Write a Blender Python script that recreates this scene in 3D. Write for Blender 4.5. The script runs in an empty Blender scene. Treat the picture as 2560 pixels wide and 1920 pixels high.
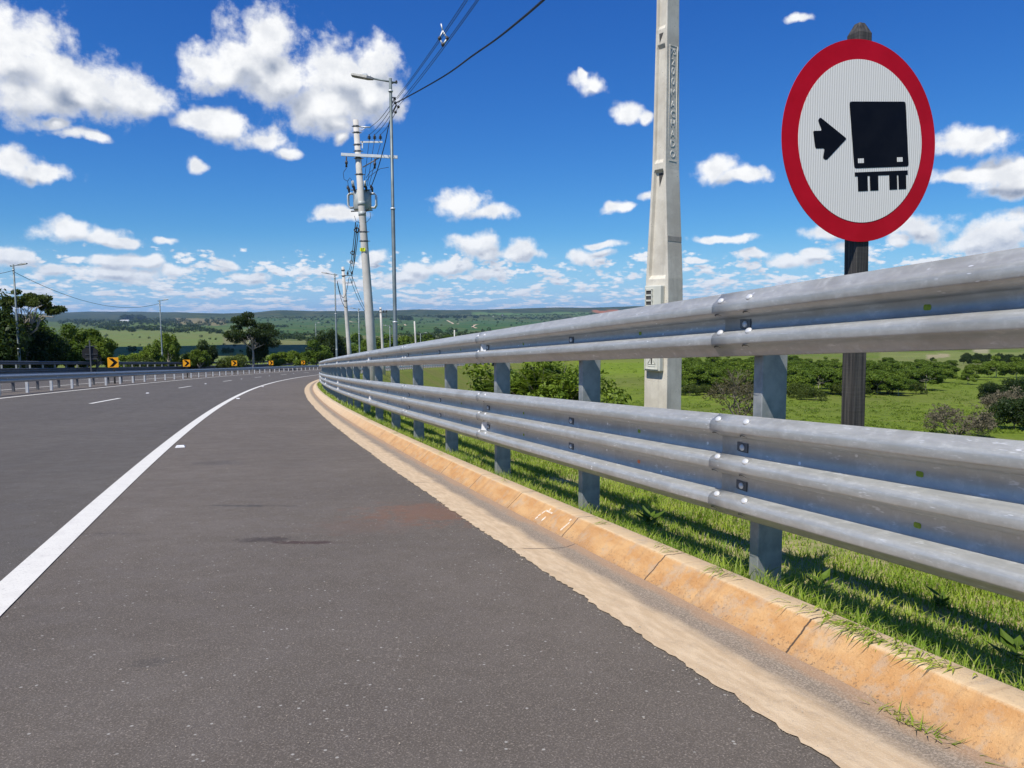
import bpy, math, random
import numpy as np
from mathutils import Vector, Matrix
R = math.radians
random.seed(7); rng = np.random.default_rng(7)
scene = bpy.context.scene
col = scene.collection

# ------------------------------------------------------------------ survey of the road
F = 1849.0
CAM = dict(hc=1.3038, pitch=0.0909, roll=0.0049)
KS = [-5, 10, 25, 40, 60, 85, 115, 150, 200, 260.]; GS = [0, 40, 100, 180, 260.]
KK = [0.00351, 0.00268, 0.00186, 0.0024, 0.00252, 0.00274, 0.0024, 0.00207, 0.00171, 0.00121]
GG = [0.0657, 0.065, 0.0616, 0.0579, 0.0522]
DS = .5
S = np.arange(-60, 620.1, DS); I0 = 120
def _cum(v): return np.concatenate([[0], np.cumsum((v[1:] + v[:-1]) / 2 * DS)])
TH = -_cum(np.interp(S, KS, KK)); TH += 0.3559 - TH[I0]
RX = _cum(-np.sin(TH)); RX += 1.1562 - RX[I0]
RY = _cum(np.cos(TH)); RY += 3.2698 - RY[I0]
RZ = -_cum(np.interp(S, GS, GG)); RZ -= RZ[I0]
def rd(s, o, h=0.):
    """road frame: s metres along, o metres to the right of the rail face, h above the pavement"""
    th = np.interp(s, S, TH)
    return (np.interp(s, S, RX) + o * np.cos(th), np.interp(s, S, RY) + o * np.sin(th),
            np.interp(s, S, RZ) - .0342 * np.maximum(o, -11.8) + h)
def rdv(s, o, h=0.): return Vector([float(a) for a in rd(s, o, h)])
def ray(x, y):
    p, r = CAM['pitch'], CAM['roll']; q = x - 1280; w = y - 960
    a = q * math.cos(r) - w * math.sin(r); b = q * math.sin(r) + w * math.cos(r)
    X = a / F; u = -b / F
    Yw = math.cos(p) + u * math.sin(p); Zw = -math.sin(p) + u * math.cos(p)
    return X / Yw, Zw / Yw
def at(x, y, Y):
    a, b = ray(x, y); return Vector((a * Y, Y, CAM['hc'] + b * Y))

# ------------------------------------------------------------------ helpers
def tag(o, label=None, cat=None, group=None, kind=None):
    if label: o['label'] = label
    if cat: o['category'] = cat
    if group: o['group'] = group
    if kind: o['kind'] = kind
    return o
def empty(name, loc, rz=0., label=None, cat=None, group=None):
    o = bpy.data.objects.new(name, None); col.objects.link(o)
    o.location = loc; o.rotation_euler = (0, 0, rz); o.empty_display_size = .2
    return tag(o, label, cat, group)
def link_mesh(name, me, mat=None, parent=None):
    if mat is not None:
        for m in (mat if isinstance(mat, (list, tuple)) else [mat]): me.materials.append(m)
    o = bpy.data.objects.new(name, me); col.objects.link(o)
    if parent is not None:
        o.parent = parent
    return o
class MB:
    """collects shapes, in the coordinates of the parent thing"""
    def __init__(s): s.v = []; s.f = []; s.m = []; s.sm = []; s.uv = None
    def add(s, vs, fs, mi=0, smooth=False):
        b = len(s.v); s.v += [tuple(v) for v in vs]
        for f in fs: s.f.append(tuple(i + b for i in f)); s.m.append(mi); s.sm.append(smooth)
    def box(s, c, size, M=None, mi=0):
        x, y, z = [a / 2 for a in size]; c = Vector(c)
        vs = [Vector((i, j, k)) for i in (-x, x) for j in (-y, y) for k in (-z, z)]
        if M is not None: vs = [M @ v for v in vs]
        s.add([v + c for v in vs], [(0, 1, 3, 2), (4, 6, 7, 5), (0, 4, 5, 1), (2, 3, 7, 6), (0, 2, 6, 4), (1, 5, 7, 3)], mi)
    def tube(s, pts, rad, n=8, caps=True, mi=0, smooth=True):
        pts = [Vector(p) for p in pts]
        if not isinstance(rad, (list, tuple)): rad = [rad] * len(pts)
        vs = []; up = Vector((0, 0, 1))
        t0 = (pts[1] - pts[0]).normalized()
        a = t0.orthogonal().normalized()
        for i, p in enumerate(pts):
            t = (pts[min(i + 1, len(pts) - 1)] - pts[max(i - 1, 0)]).normalized()
            a = (a - t * a.dot(t)).normalized(); b = t.cross(a)
            for k in range(n):
                ph = 2 * math.pi * k / n
                vs.append(p + (a * math.cos(ph) + b * math.sin(ph)) * rad[i])
        fs = []
        for i in range(len(pts) - 1):
            for k in range(n):
                k2 = (k + 1) % n
                fs.append((i * n + k, i * n + k2, (i + 1) * n + k2, (i + 1) * n + k))
        s.add(vs, fs, mi, smooth)
        if caps:
            b0 = len(s.v) - len(vs)
            s.f.append(tuple(b0 + k for k in reversed(range(n)))); s.m.append(mi); s.sm.append(False)
            e = b0 + (len(pts) - 1) * n
            s.f.append(tuple(e + k for k in range(n))); s.m.append(mi); s.sm.append(False)
    def prism(s, poly, org, ax, ay, an, th, mi=0):
        """flat outline given in 2-D, laid on org + x*ax + y*ay, thickness th along an"""
        org = Vector(org); ax = Vector(ax); ay = Vector(ay); an = Vector(an); n = len(poly)
        a = [org + ax * x + ay * y for x, y in poly]; b = [p + an * th for p in a]
        s.add(a + b, [tuple(reversed(range(n))), tuple(range(n, 2 * n))] + [(i, (i + 1) % n, n + (i + 1) % n, n + i) for i in range(n)], mi)
    def mesh(s, name):
        me = bpy.data.meshes.new(name); me.from_pydata(s.v, [], s.f)
        me.polygons.foreach_set('material_index', s.m); me.polygons.foreach_set('use_smooth', s.sm); me.update()
        return me
    def build(s, name, mat, parent=None): return link_mesh(name, s.mesh(name), mat, parent)
def np_mesh(name, V, Fq, mat=None, parent=None, smooth=False, uv=None, colr=None):
    """V (n,3), Fq (m,k) with k = 3 or 4"""
    me = bpy.data.meshes.new(name); V = np.asarray(V, np.float32); Fq = np.asarray(Fq, np.int32)
    m, k = Fq.shape
    me.vertices.add(len(V)); me.vertices.foreach_set('co', V.ravel())
    me.loops.add(m * k); me.loops.foreach_set('vertex_index', Fq.ravel())
    me.polygons.add(m); me.polygons.foreach_set('loop_start', np.arange(0, m * k, k, dtype=np.int32))
    me.polygons.foreach_set('loop_total', np.full(m, k, np.int32))
    me.update(calc_edges=True)
    if smooth: me.polygons.foreach_set('use_smooth', np.ones(m, bool))
    if uv is not None:
        l = me.uv_layers.new(name='UVMap'); l.data.foreach_set('uv', np.asarray(uv, np.float32)[Fq.ravel()].ravel())
    if colr is not None:
        a = me.color_attributes.new('Col', 'FLOAT_COLOR', 'POINT')
        c = np.ones((len(V), 4), np.float32); c[:, :3] = colr; a.data.foreach_set('color', c.ravel())
    me.validate()
    return link_mesh(name, me, mat, parent)
def ribbon(name, svals, offs, hs, mat, parent=None, smooth=True, jit=None, hfun=None):
    """a sheet swept along the road; UV = (s, o) in metres"""
    svals = np.asarray(svals, float); n = len(svals); k = len(offs); V = []; UV = []
    for j in range(k):
        o = np.full(n, float(offs[j]))
        if jit is not None and j in jit: o = o + jit[j]
        h = np.full(n, float(hs[j]))
        if hfun is not None: h = h + hfun(svals, o)
        x, y, z = rd(svals, o, h); V.append(np.stack([x, y, z], 1)); UV.append(np.stack([svals, o], 1))
    V = np.stack(V, 1).reshape(-1, 3); UV = np.stack(UV, 1).reshape(-1, 2)
    i = np.arange(n - 1)[:, None] * k + np.arange(k - 1)[None]
    Fq = np.stack([i, i + 1, i + k + 1, i + k], -1).reshape(-1, 4)
    Fq = Fq[:, [0, 1, 2, 3]]
    return np_mesh(name, V, Fq, mat, parent, smooth, UV)
def copy_tree(o, parent=None):
    c = o.copy(); col.objects.link(c)
    if parent is not None: c.parent = parent
    for ch in list(o.children): copy_tree(ch, c)
    return c

# ------------------------------------------------------------------ materials
class NT:
    def __init__(s, tree): s.t = tree; s.n = tree.nodes; s.l = tree.links
    def new(s, ty, **kw):
        n = s.n.new(ty)
        for k, v in kw.items(): setattr(n, k, v)
        return n
    def put(s, sock, v):
        if isinstance(v, bpy.types.NodeSocket): s.l.new(v, sock)
        elif v is not None: sock.default_value = v
    def math(s, op, a, b=None, c=None, clamp=False):
        n = s.new('ShaderNodeMath', operation=op, use_clamp=clamp); s.put(n.inputs[0], a)
        if b is not None: s.put(n.inputs[1], b)
        if c is not None: s.put(n.inputs[2], c)
        return n.outputs[0]
    def vmath(s, op, a, b=None, c=None):
        n = s.new('ShaderNodeVectorMath', operation=op); s.put(n.inputs[0], a)
        if b is not None: s.put(n.inputs[1], b)
        if c is not None: s.put(n.inputs[2], c)
        return n.outputs[1] if op in ('LENGTH', 'DOT_PRODUCT', 'DISTANCE') else n.outputs[0]
    def noise(s, vec, scale, detail=4, rough=.55, dist=0., dim='3D'):
        n = s.new('ShaderNodeTexNoise', noise_dimensions=dim)
        if vec is not None: s.l.new(vec, n.inputs['Vector'])
        n.inputs['Scale'].default_value = scale; n.inputs['Detail'].default_value = detail
        n.inputs['Roughness'].default_value = rough; n.inputs['Distortion'].default_value = dist
        return n.outputs['Fac']
    def voro(s, vec, scale, feature='F1', out='Distance', rand=1.):
        n = s.new('ShaderNodeTexVoronoi', feature=feature)
        if vec is not None: s.l.new(vec, n.inputs['Vector'])
        n.inputs['Scale'].default_value = scale; n.inputs['Randomness'].default_value = rand
        return n.outputs[out]
    def smooth(s, v, a, b, lo=0., hi=1.):
        n = s.new('ShaderNodeMapRange', interpolation_type='SMOOTHSTEP'); s.put(n.inputs[0], v)
        for i, q in enumerate((a, b, lo, hi)): s.put(n.inputs[i + 1], q)
        return n.outputs[0]
    def mix(s, f, a, b, blend='MIX'):
        n = s.new('ShaderNodeMix', data_type='RGBA', blend_type=blend); s.put(n.inputs[0], f)
        for i, q in ((6, a), (7, b)): s.put(n.inputs[i], (*q, 1.) if isinstance(q, tuple) and len(q) == 3 else q)
        return n.outputs[2]
    def mixf(s, f, a, b):
        n = s.new('ShaderNodeMix', data_type='FLOAT'); s.put(n.inputs[0], f); s.put(n.inputs[2], a); s.put(n.inputs[3], b)
        return n.outputs[0]
    def mapv(s, vec, scale=(1, 1, 1), loc=(0, 0, 0)):
        n = s.new('ShaderNodeMapping'); s.l.new(vec, n.inputs[0]); n.inputs['Scale'].default_value = scale; n.inputs['Location'].default_value = loc
        return n.outputs[0]
    def bump(s, h, strength=.3, dist=.01):
        n = s.new('ShaderNodeBump'); s.l.new(h, n.inputs['Height']); n.inputs['Strength'].default_value = strength; n.inputs['Distance'].default_value = dist
        return n.outputs[0]
def mat(name, base=(.5, .5, .5), rough=.6, metal=0., spec=.5):
    m = bpy.data.materials.new(name); m.use_nodes = True; t = NT(m.node_tree); b = t.n['Principled BSDF']
    b.inputs['Base Color'].default_value = (*base, 1); b.inputs['Roughness'].default_value = rough
    b.inputs['Metallic'].default_value = metal; b.inputs['Specular IOR Level'].default_value = spec
    t.b = b; t.m = m
    tc = t.new('ShaderNodeTexCoord'); t.obj = tc.outputs['Object']; t.uv = tc.outputs['UV']
    g = t.new('ShaderNodeNewGeometry'); t.pos = g.outputs['Position']; t.geo = g
    return t
def noisy(name, a, b, scale=4., rough=.6, metal=0., bump=.2, bs=None, bdist=.004, spec=.4, contrast=(.35, .65), vec='obj'):
    t = mat(name, a, rough, metal, spec); v = t.obj if vec == 'obj' else t.pos
    n = t.noise(v, scale, 6, .6); t.put(t.b.inputs['Base Color'], t.mix(t.smooth(n, *contrast), a, b))
    if bump: t.put(t.b.inputs['Normal'], t.bump(t.noise(v, bs or scale * 8, 4, .6), bump, bdist))
    return t.m
M = {}
# galvanised steel, weathered: streaks, scuffs, spangle
def galv(name, a, b, c, rough=(.38, .62), metal=.7, dirt=.35):
    t = mat(name, a, .5, metal, .5); v = t.uv
    st = t.noise(t.mapv(v, (1.6, 22, 1)), 1.5, 6, .7)
    sp = t.noise(t.mapv(v, (9, 26, 1)), 1.6, 6, .75); sp2 = t.voro(t.pos, 55., 'F1', 'Distance')
    lg = t.noise(t.pos, 2.6, 4, .65)
    vc = t.new('ShaderNodeTexVoronoi'); t.l.new(t.pos, vc.inputs[0]); vc.inputs['Scale'].default_value = 42; sc_ = t.new('ShaderNodeSeparateColor'); t.l.new(vc.outputs['Color'], sc_.inputs[0])
    c1 = t.mix(t.smooth(st, .38, .62), a, b)
    c2 = t.mix(t.smooth(sp, .48, .70, 0, .65), c1, c)
    c2 = t.mix(t.math('MULTIPLY', sc_.outputs[0], .42), c2, a)
    dk = t.smooth(lg, .48, .70, 0, dirt); c3 = t.mix(dk, c2, (.24, .22, .19))
    dr = t.noise(t.mapv(v, (30, 2, 1)), 1., 4, .7); c3 = t.mix(t.smooth(dr, .60, .78, 0, .35), c3, (.27, .26, .24))
    scr = t.voro(t.mapv(v, (9, 34, 1)), 1.5); spk = t.smooth(scr, .16, .08, 0, 1)
    msk = t.smooth(t.noise(t.pos, 2.1, 3), .50, .60)
    c4 = t.mix(t.math('MULTIPLY', spk, msk), c3, (.84, .85, .86))
    sk = t.noise(t.mapv(v, (7, 75, 1)), 1., 3, .8); c4 = t.mix(t.math('MULTIPLY', t.smooth(sk, .60, .70, 0, .6), t.smooth(lg, .60, .45)), c4, (.80, .82, .84))
    t.put(t.b.inputs['Base Color'], c4)
    t.put(t.b.inputs['Roughness'], t.mixf(t.smooth(sp, .35, .65), *rough))
    t.put(t.b.inputs['Normal'], t.bump(t.math('ADD', t.math('ADD', t.noise(t.pos, 60, 3), st), t.math('MULTIPLY', lg, 3.)), .09, .004))
    return t.m
M['galv'] = galv('galvanised_steel', (.40, .405, .39), (.49, .495, .48), (.62, .625, .61), rough=(.36, .50), metal=.36, dirt=.32)
M['galvpost'] = noisy('galvanised_post', (.27, .29, .285), (.40, .41, .40), 9, .5, .35, .2)
M['galvdark'] = noisy('weathered_steel', (.10, .105, .11), (.16, .165, .17), 3, .5, .4, .1)
M['galvlight'] = noisy('bright_zinc', (.62, .64, .64), (.74, .75, .75), 5, .5, .35, .05)
M['bolt'] = noisy('bolt_zinc', (.62, .63, .64), (.74, .74, .73), 30, .45, .3, .1)
M['boltdark'] = noisy('slot_dark', (.035, .037, .04), (.06, .06, .065), 30, .6, .2, .1)
M['reflect'] = noisy('reflector_white', (.78, .79, .80), (.9, .9, .9), 40, .35, 0., 0)
t = mat('pole_concrete', (.5, .47, .41), .88); n1 = t.noise(t.obj, 2.2, 6, .65); n2 = t.noise(t.mapv(t.obj, (14, 14, .7)), 1., 5, .65); n3 = t.noise(t.obj, 38., 4, .7); v1 = t.voro(t.obj, 26.)
c = t.mix(t.smooth(n1, .35, .65), (.50, .46, .385), (.66, .62, .53)); c = t.mix(t.smooth(n2, .52, .72, 0, .5), c, (.36, .34, .30)); c = t.mix(t.math('MULTIPLY', t.smooth(v1, .13, .07), t.smooth(n1, .5, .6)), c, (.16, .15, .13)); c = t.mix(t.smooth(n3, .56, .72, 0, .3), c, (.38, .35, .30))
t.put(t.b.inputs['Base Color'], c); t.put(t.b.inputs['Normal'], t.bump(t.math('ADD', n3, n1), .4, .006)); M['concrete'] = t.m
M['concrete_round'] = noisy('round_pole_concrete', (.50, .475, .43), (.60, .575, .53), 1.6, .85, 0., .15, 20)
M['concrete_stain'] = noisy('cement_smear', (.33, .30, .26), (.42, .39, .34), 12, .9, 0., .2)
M['letter'] = noisy('cast_letter', (.70, .67, .60), (.80, .77, .70), 12, .85, 0., .2)
M['hole'] = noisy('hole_shade', (.05, .048, .044), (.09, .085, .08), 12, .95, 0., 0)  # dark colour standing for the shade inside holes and slots
M['plastic'] = noisy('meter_box_plastic', (.56, .56, .49), (.62, .62, .55), 5, .5, 0., .05)
M['black'] = noisy('black_film', (.004, .004, .007), (.007, .007, .010), 6, .45, 0., 0, spec=.12)
M['red'] = noisy('red_film', (.46, .003, .012), (.54, .005, .018), 3, .4, 0., 0, spec=.15)
M['yellow'] = noisy('yellow_film', (.85, .36, .008), (.95, .43, .012), 3, .45, 0., 0)
M['tagyellow'] = noisy('tag_yellow', (.65, .72, .02), (.75, .80, .04), 9, .5, 0., 0)
M['sign_back'] = noisy('sign_back', (.014, .014, .014), (.025, .024, .022), 5, .6, .0, .05)
M['cable'] = noisy('cable_black', (.012, .012, .014), (.03, .03, .03), 30, .6, 0., 0)
M['insul'] = noisy('insulator', (.03, .028, .03), (.07, .06, .06), 20, .35, 0., 0)
M['tank'] = noisy('transformer_paint', (.38, .41, .40), (.46, .48, .47), 5, .5, .1, .05)
M['lamp'] = noisy('lamp_body', (.16, .165, .16), (.24, .245, .24), 6, .5, .5, .05)
M['lens'] = noisy('lamp_lens', (.10, .10, .085), (.16, .16, .13), 30, .25, 0., .1)
t = mat('sign_white', (.78, .77, .72), .5, 0, .2); w = t.new('ShaderNodeTexWave', bands_direction='X'); t.l.new(t.obj, w.inputs[0]); w.inputs['Scale'].default_value = 17.; w.inputs['Distortion'].default_value = .25
t.put(t.b.inputs['Base Color'], t.mix(t.smooth(w.outputs['Fac'], .2, .8), (.70, .675, .62), (.90, .875, .82))); M['signwhite'] = t.m
t = mat('dark_wood', (.05, .045, .04), .75); g = t.noise(t.mapv(t.obj, (60, 60, 2.)), 1., 5, .6); k = t.noise(t.mapv(t.obj, (3, 3, 60.)), 1., 3)
t.put(t.b.inputs['Base Color'], t.mix(t.smooth(g, .35, .7), (.024, .023, .023), (.085, .078, .070)))
t.put(t.b.inputs['Normal'], t.bump(t.math('ADD', g, k), .5, .004)); M['wood'] = t.m

# asphalt: aggregate speckle, patches, faint lengthwise wear, stains of their own shape
def asphalt(name, a, b, stains=False, wear=.5, spk=.35):
    t = mat(name, a, .85, 0, .35); p = t.pos; uv = t.uv
    big = t.noise(p, .5, 5, .6); mid = t.noise(p, 5., 5, .65); fine = t.noise(p, 165., 4, .75)
    c = t.mix(t.smooth(big, .3, .7), a, b)
    c = t.mix(t.smooth(mid, .35, .68, 0, .35), c, tuple(q * .78 for q in a))
    lane = t.noise(t.mapv(uv, (.05, 2.2, 1)), 1., 3); c = t.mix(t.smooth(lane, .45, .65, 0, wear * .35), c, tuple(q * .80 for q in a))
    c = t.mix(t.smooth(fine, .52, .68, 0, .75), c, tuple(min(q * 2.6, 1) for q in b))
    c = t.mix(t.smooth(fine, .48, .3, 0, .6), c, tuple(q * .45 for q in a))
    vo = t.new('ShaderNodeTexVoronoi'); t.l.new(p, vo.inputs[0]); vo.inputs['Scale'].default_value = 48
    stone = t.math('MULTIPLY', t.smooth(vo.outputs['Distance'], .22, .12), t.smooth(t.new('ShaderNodeSeparateColor').outputs[0], .9, .93))
    sep = t.n[-1] if False else None
    sc = t.new('ShaderNodeSeparateColor'); t.l.new(vo.outputs['Color'], sc.inputs[0])
    stone = t.math('MULTIPLY', t.smooth(vo.outputs['Distance'], .30, .15), t.smooth(sc.outputs[0], .962 - .08 * spk, .965))
    c = t.mix(t.math('MULTIPLY', stone, .85), c, (.42, .40, .36))
    if stains:
        for cx, cy, rx, ry, cc, am, sd in ((-1.52, 4.47, .22, .10, (.035, .026, .025), .62, 1.), (-1.25, 4.40, .28, .05, (.055, .030, .026), .75, 2.),
                                        (-.55, 5.35, .62, .45, (.20, .10, .06), .58, 3.), (-1.0, 4.9, .4, .30, (.16, .10, .075), .28, 4.), (-2.0, 5.6, .35, .05, (.03, .033, .036), .5, 5.),
                                        (-2.9, 4.6, .5, .07, (.032, .032, .036), .35, 5.), (-1.3, 2.55, .09, .05, (.045, .045, .046), .28, 6.), (-3.3, 8.2, .3, .25, (.05, .05, .055), .3, 7.)):
            q = t.vmath('MULTIPLY', t.vmath('SUBTRACT', p, (cx, cy, 0)), (1 / rx, 1 / ry, 0))
            dd = t.math('ADD', t.vmath('LENGTH', q), t.math('MULTIPLY', t.math('SUBTRACT', t.noise(p, 9., 7, .75), .5), 3.6))
            c = t.mix(t.smooth(dd, 1.15, .35, 0, am), c, cc)
    t.put(t.b.inputs['Base Color'], c)
    t.put(t.b.inputs['Normal'], t.bump(t.math('ADD', fine, t.math('MULTIPLY', t.noise(p, 420., 2), .7)), .55, .004))
    t.put(t.b.inputs['Roughness'], t.mixf(t.smooth(mid, .3, .7), .75, .95))
    return t.m
M['lane'] = asphalt('lane_asphalt', (.090, .080, .069), (.112, .100, .086), False, .9, .15)
M['shoulder'] = asphalt('shoulder_asphalt', (.112, .095, .078), (.143, .122, .101), True, .3, .5)
t = mat('road_paint', (.78, .78, .75), .6)
n1 = t.noise(t.pos, 90, 4, .7); n2 = t.noise(t.pos, 9, 4, .7)
t.put(t.b.inputs['Base Color'], t.mix(t.smooth(n1, .56, .70, 0, .7), t.mix(t.smooth(n2, .4, .75, 0, .45), (.76, .735, .66), (.58, .555, .50)), (.26, .25, .23)))
t.put(t.b.inputs['Normal'], t.bump(n1, .4, .003)); M['paint'] = t.m
# gutter: pale earth dust on the outer half, bare dark mortar along the low line
t = mat('gutter_concrete', (.5, .38, .25), .9)
sx = t.new('ShaderNodeSeparateXYZ'); t.l.new(t.uv, sx.inputs[0])
o_ = t.math('ADD', sx.outputs[1], t.math('MULTIPLY', t.math('SUBTRACT', t.noise(t.mapv(t.uv, (1.6, 5, 1)), 1.5, 5, .65), .5), .16))
f1 = t.noise(t.pos, 120, 4, .7); f2 = t.noise(t.mapv(t.uv, (4, 14, 1)), 1.5, 5, .6)
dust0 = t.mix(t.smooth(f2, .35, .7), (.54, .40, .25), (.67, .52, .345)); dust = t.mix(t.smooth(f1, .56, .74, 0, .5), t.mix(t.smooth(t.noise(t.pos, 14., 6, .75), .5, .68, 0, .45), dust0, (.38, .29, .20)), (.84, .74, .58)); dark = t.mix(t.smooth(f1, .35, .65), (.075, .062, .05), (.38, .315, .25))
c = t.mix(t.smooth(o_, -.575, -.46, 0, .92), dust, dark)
c = t.mix(t.smooth(o_, -.425, -.365, 0, .55), c, (.40, .23, .12))
c = t.mix(t.smooth(f1, .55, .75, 0, .35), c, (.20, .16, .13)); c = t.mix(t.smooth(f1, .45, .3, 0, .5), c, (.70, .60, .46))
jn = t.math('ABSOLUTE', t.math('SUBTRACT', t.math('FRACT', t.math('DIVIDE', t.math('ADD', sx.outputs[0], t.math('MULTIPLY', t.noise(t.uv, 3., 4), .08)), 2.7)), .5))
c = t.mix(t.math('MULTIPLY', t.smooth(jn, .003, .0012), t.smooth(t.noise(t.pos, 3., 3), .42, .5)), c, (.09, .07, .055))
t.put(t.b.inputs['Base Color'], c); t.put(t.b.inputs['Normal'], t.bump(f1, .5, .006)); M['gutter'] = t.m
# kerb: concrete stained by red earth
t = mat('kerb_concrete', (.55, .33, .16), .9)
sx = t.new('ShaderNodeSeparateXYZ'); t.l.new(t.uv, sx.inputs[0])
f1 = t.noise(t.pos, 110, 4, .7); f2 = t.noise(t.mapv(t.uv, (2.5, 8, 1)), 1.5, 5, .65); pit = t.smooth(t.noise(t.pos, 75., 4, .75), .36, .44, .0, .6)
base = t.mix(t.smooth(f2, .3, .7), (.49, .245, .085), (.61, .37, .165))
base = t.mix(t.smooth(t.math('ADD', sx.outputs[1], t.math('MULTIPLY', t.math('SUBTRACT', f1, .5), .012)), -.232, -.220, 0, .8), base, (.68, .52, .32))
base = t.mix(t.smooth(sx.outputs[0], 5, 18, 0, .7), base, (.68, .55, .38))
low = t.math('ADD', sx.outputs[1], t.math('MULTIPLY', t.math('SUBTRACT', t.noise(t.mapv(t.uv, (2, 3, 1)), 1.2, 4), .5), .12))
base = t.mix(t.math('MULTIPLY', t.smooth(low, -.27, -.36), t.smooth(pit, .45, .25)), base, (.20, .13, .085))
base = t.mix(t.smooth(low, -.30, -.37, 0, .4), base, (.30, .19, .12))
streak = t.noise(t.mapv(t.uv, (14, .6, 1)), 1.2, 3); base = t.mix(t.smooth(streak, .52, .68, 0, .4), base, (.36, .22, .12)); base = t.mix(t.smooth(t.noise(t.pos, 9., 6, .7), .5, .66, 0, .5), base, (.44, .36, .27)); base = t.mix(t.smooth(f1, .60, .72, 0, .25), base, (.80, .62, .42))
jn = t.math('ABSOLUTE', t.math('SUBTRACT', t.math('FRACT', t.math('DIVIDE', t.math('ADD', sx.outputs[0], t.math('MULTIPLY', t.noise(t.mapv(t.uv, (3, 30, 1)), 1., 4), .022)), 1.02)), .5))
base = t.mix(t.smooth(jn, .0062, .0028), base, (.085, .055, .035))
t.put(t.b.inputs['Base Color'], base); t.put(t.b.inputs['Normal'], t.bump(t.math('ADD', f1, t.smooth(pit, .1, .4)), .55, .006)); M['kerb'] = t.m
M['chalk'] = noisy('white_chalk', (.72, .66, .56), (.6, .45, .3), 60, .9, 0., 0)

def foliage(name, a, b, c=None, trans=.35, rough=.55):
    t = mat(name, a, rough, 0, .3)
    oi = t.new('ShaderNodeObjectInfo'); n = t.noise(t.pos, .8, 3, .6); n2 = t.noise(t.pos, 7., 2)
    cc = t.mix(t.smooth(n, .35, .65), a, b); cc = t.mix(t.smooth(n2, .45, .7, 0, .7), cc, c or tuple(q * 1.3 for q in b))
    cc = t.mix(t.math('MULTIPLY', oi.outputs['Random'], .45), cc, tuple(q * .7 for q in a))
    t.put(t.b.inputs['Base Color'], cc)
    tr = t.new('ShaderNodeBsdfTranslucent'); t.put(tr.inputs[0], t.mix(.5, cc, (.12, .16, .01)))
    ms = t.new('ShaderNodeMixShader'); ms.inputs[0].default_value = trans
    t.l.new(t.b.outputs[0], ms.inputs[1]); t.l.new(tr.outputs[0], ms.inputs[2])
    t.l.new(ms.outputs[0], t.n['Material Output'].inputs[0])
    return t.m
M['leaf_dark'] = foliage('dark_leaves', (.020, .042, .010), (.040, .075, .014))
M['leaf_mid'] = foliage('mid_green_leaves', (.065, .125, .012), (.125, .20, .020))
M['leaf_lime'] = foliage('lime_leaves', (.115, .185, .018), (.19, .27, .025))
M['leaf_olive'] = foliage('olive_leaves', (.06, .09, .014), (.10, .135, .020))
M['leaf_thicket'] = foliage('thicket_leaves', (.085, .15, .014), (.15, .225, .02))
M['twig'] = foliage('bare_twigs', (.13, .115, .07), (.20, .17, .11), (.24, .21, .15), .05, .8)
M['leaf_dry'] = foliage('sparse_olive_leaves', (.09, .085, .03), (.13, .12, .045), (.15, .11, .06), .2)
M['bark'] = noisy('bark', (.14, .115, .09), (.24, .21, .17), 4, .9, 0., .3)
M['barkpale'] = noisy('pale_bark', (.30, .27, .22), (.44, .40, .33), 4, .9, 0., .2)
t = mat('grass_blade', (.1, .2, .03), .5, 0, .3); n = t.noise(t.pos, 3.5, 4); n2 = t.noise(t.pos, 40., 2)
cc = t.mix(t.smooth(n, .35, .68), (.20, .33, .022), (.40, .50, .055)); cc = t.mix(t.smooth(n2, .53, .66, 0, .9), cc, (.58, .50, .24))
t.put(t.b.inputs['Base Color'], cc); tr = t.new('ShaderNodeBsdfTranslucent'); t.l.new(cc, tr.inputs[0]); ms = t.new('ShaderNodeMixShader'); ms.inputs[0].default_value = .45
t.l.new(t.b.outputs[0], ms.inputs[1]); t.l.new(tr.outputs[0], ms.inputs[2]); t.l.new(ms.outputs[0], t.n['Material Output'].inputs[0]); M['grass'] = t.m
t = mat('verge_soil', (.1, .08, .04), .95); n = t.noise(t.pos, 6, 5, .7); n3 = t.noise(t.pos, .35, 4)
cc = t.mix(t.smooth(n, .35, .65), (.22, .25, .06), (.42, .33, .18)); t.put(t.b.inputs['Base Color'], cc); t.put(t.b.inputs['Normal'], t.bump(n, .6, .03)); M['soil'] = t.m
t = mat('bank_grass', (.1, .15, .03), .95, 0, .15); n = t.noise(t.pos, .9, 6, .7); n3 = t.noise(t.mapv(t.pos, (1, 1, 1)), .12, 4); n4 = t.noise(t.pos, 4., 4, .7)
cc = t.mix(t.smooth(n, .35, .68), (.16, .21, .03), (.25, .27, .055)); cc = t.mix(t.smooth(n3, .45, .7, 0, .6), cc, (.26, .22, .075)); cc = t.mix(t.smooth(n4, .60, .70, 0, .85), cc, (.045, .062, .012))
t.put(t.b.inputs['Base Color'], cc); t.put(t.b.inputs['Normal'], t.bump(t.math('ADD', n, n4), .9, .35)); M['bank'] = t.m
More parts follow.
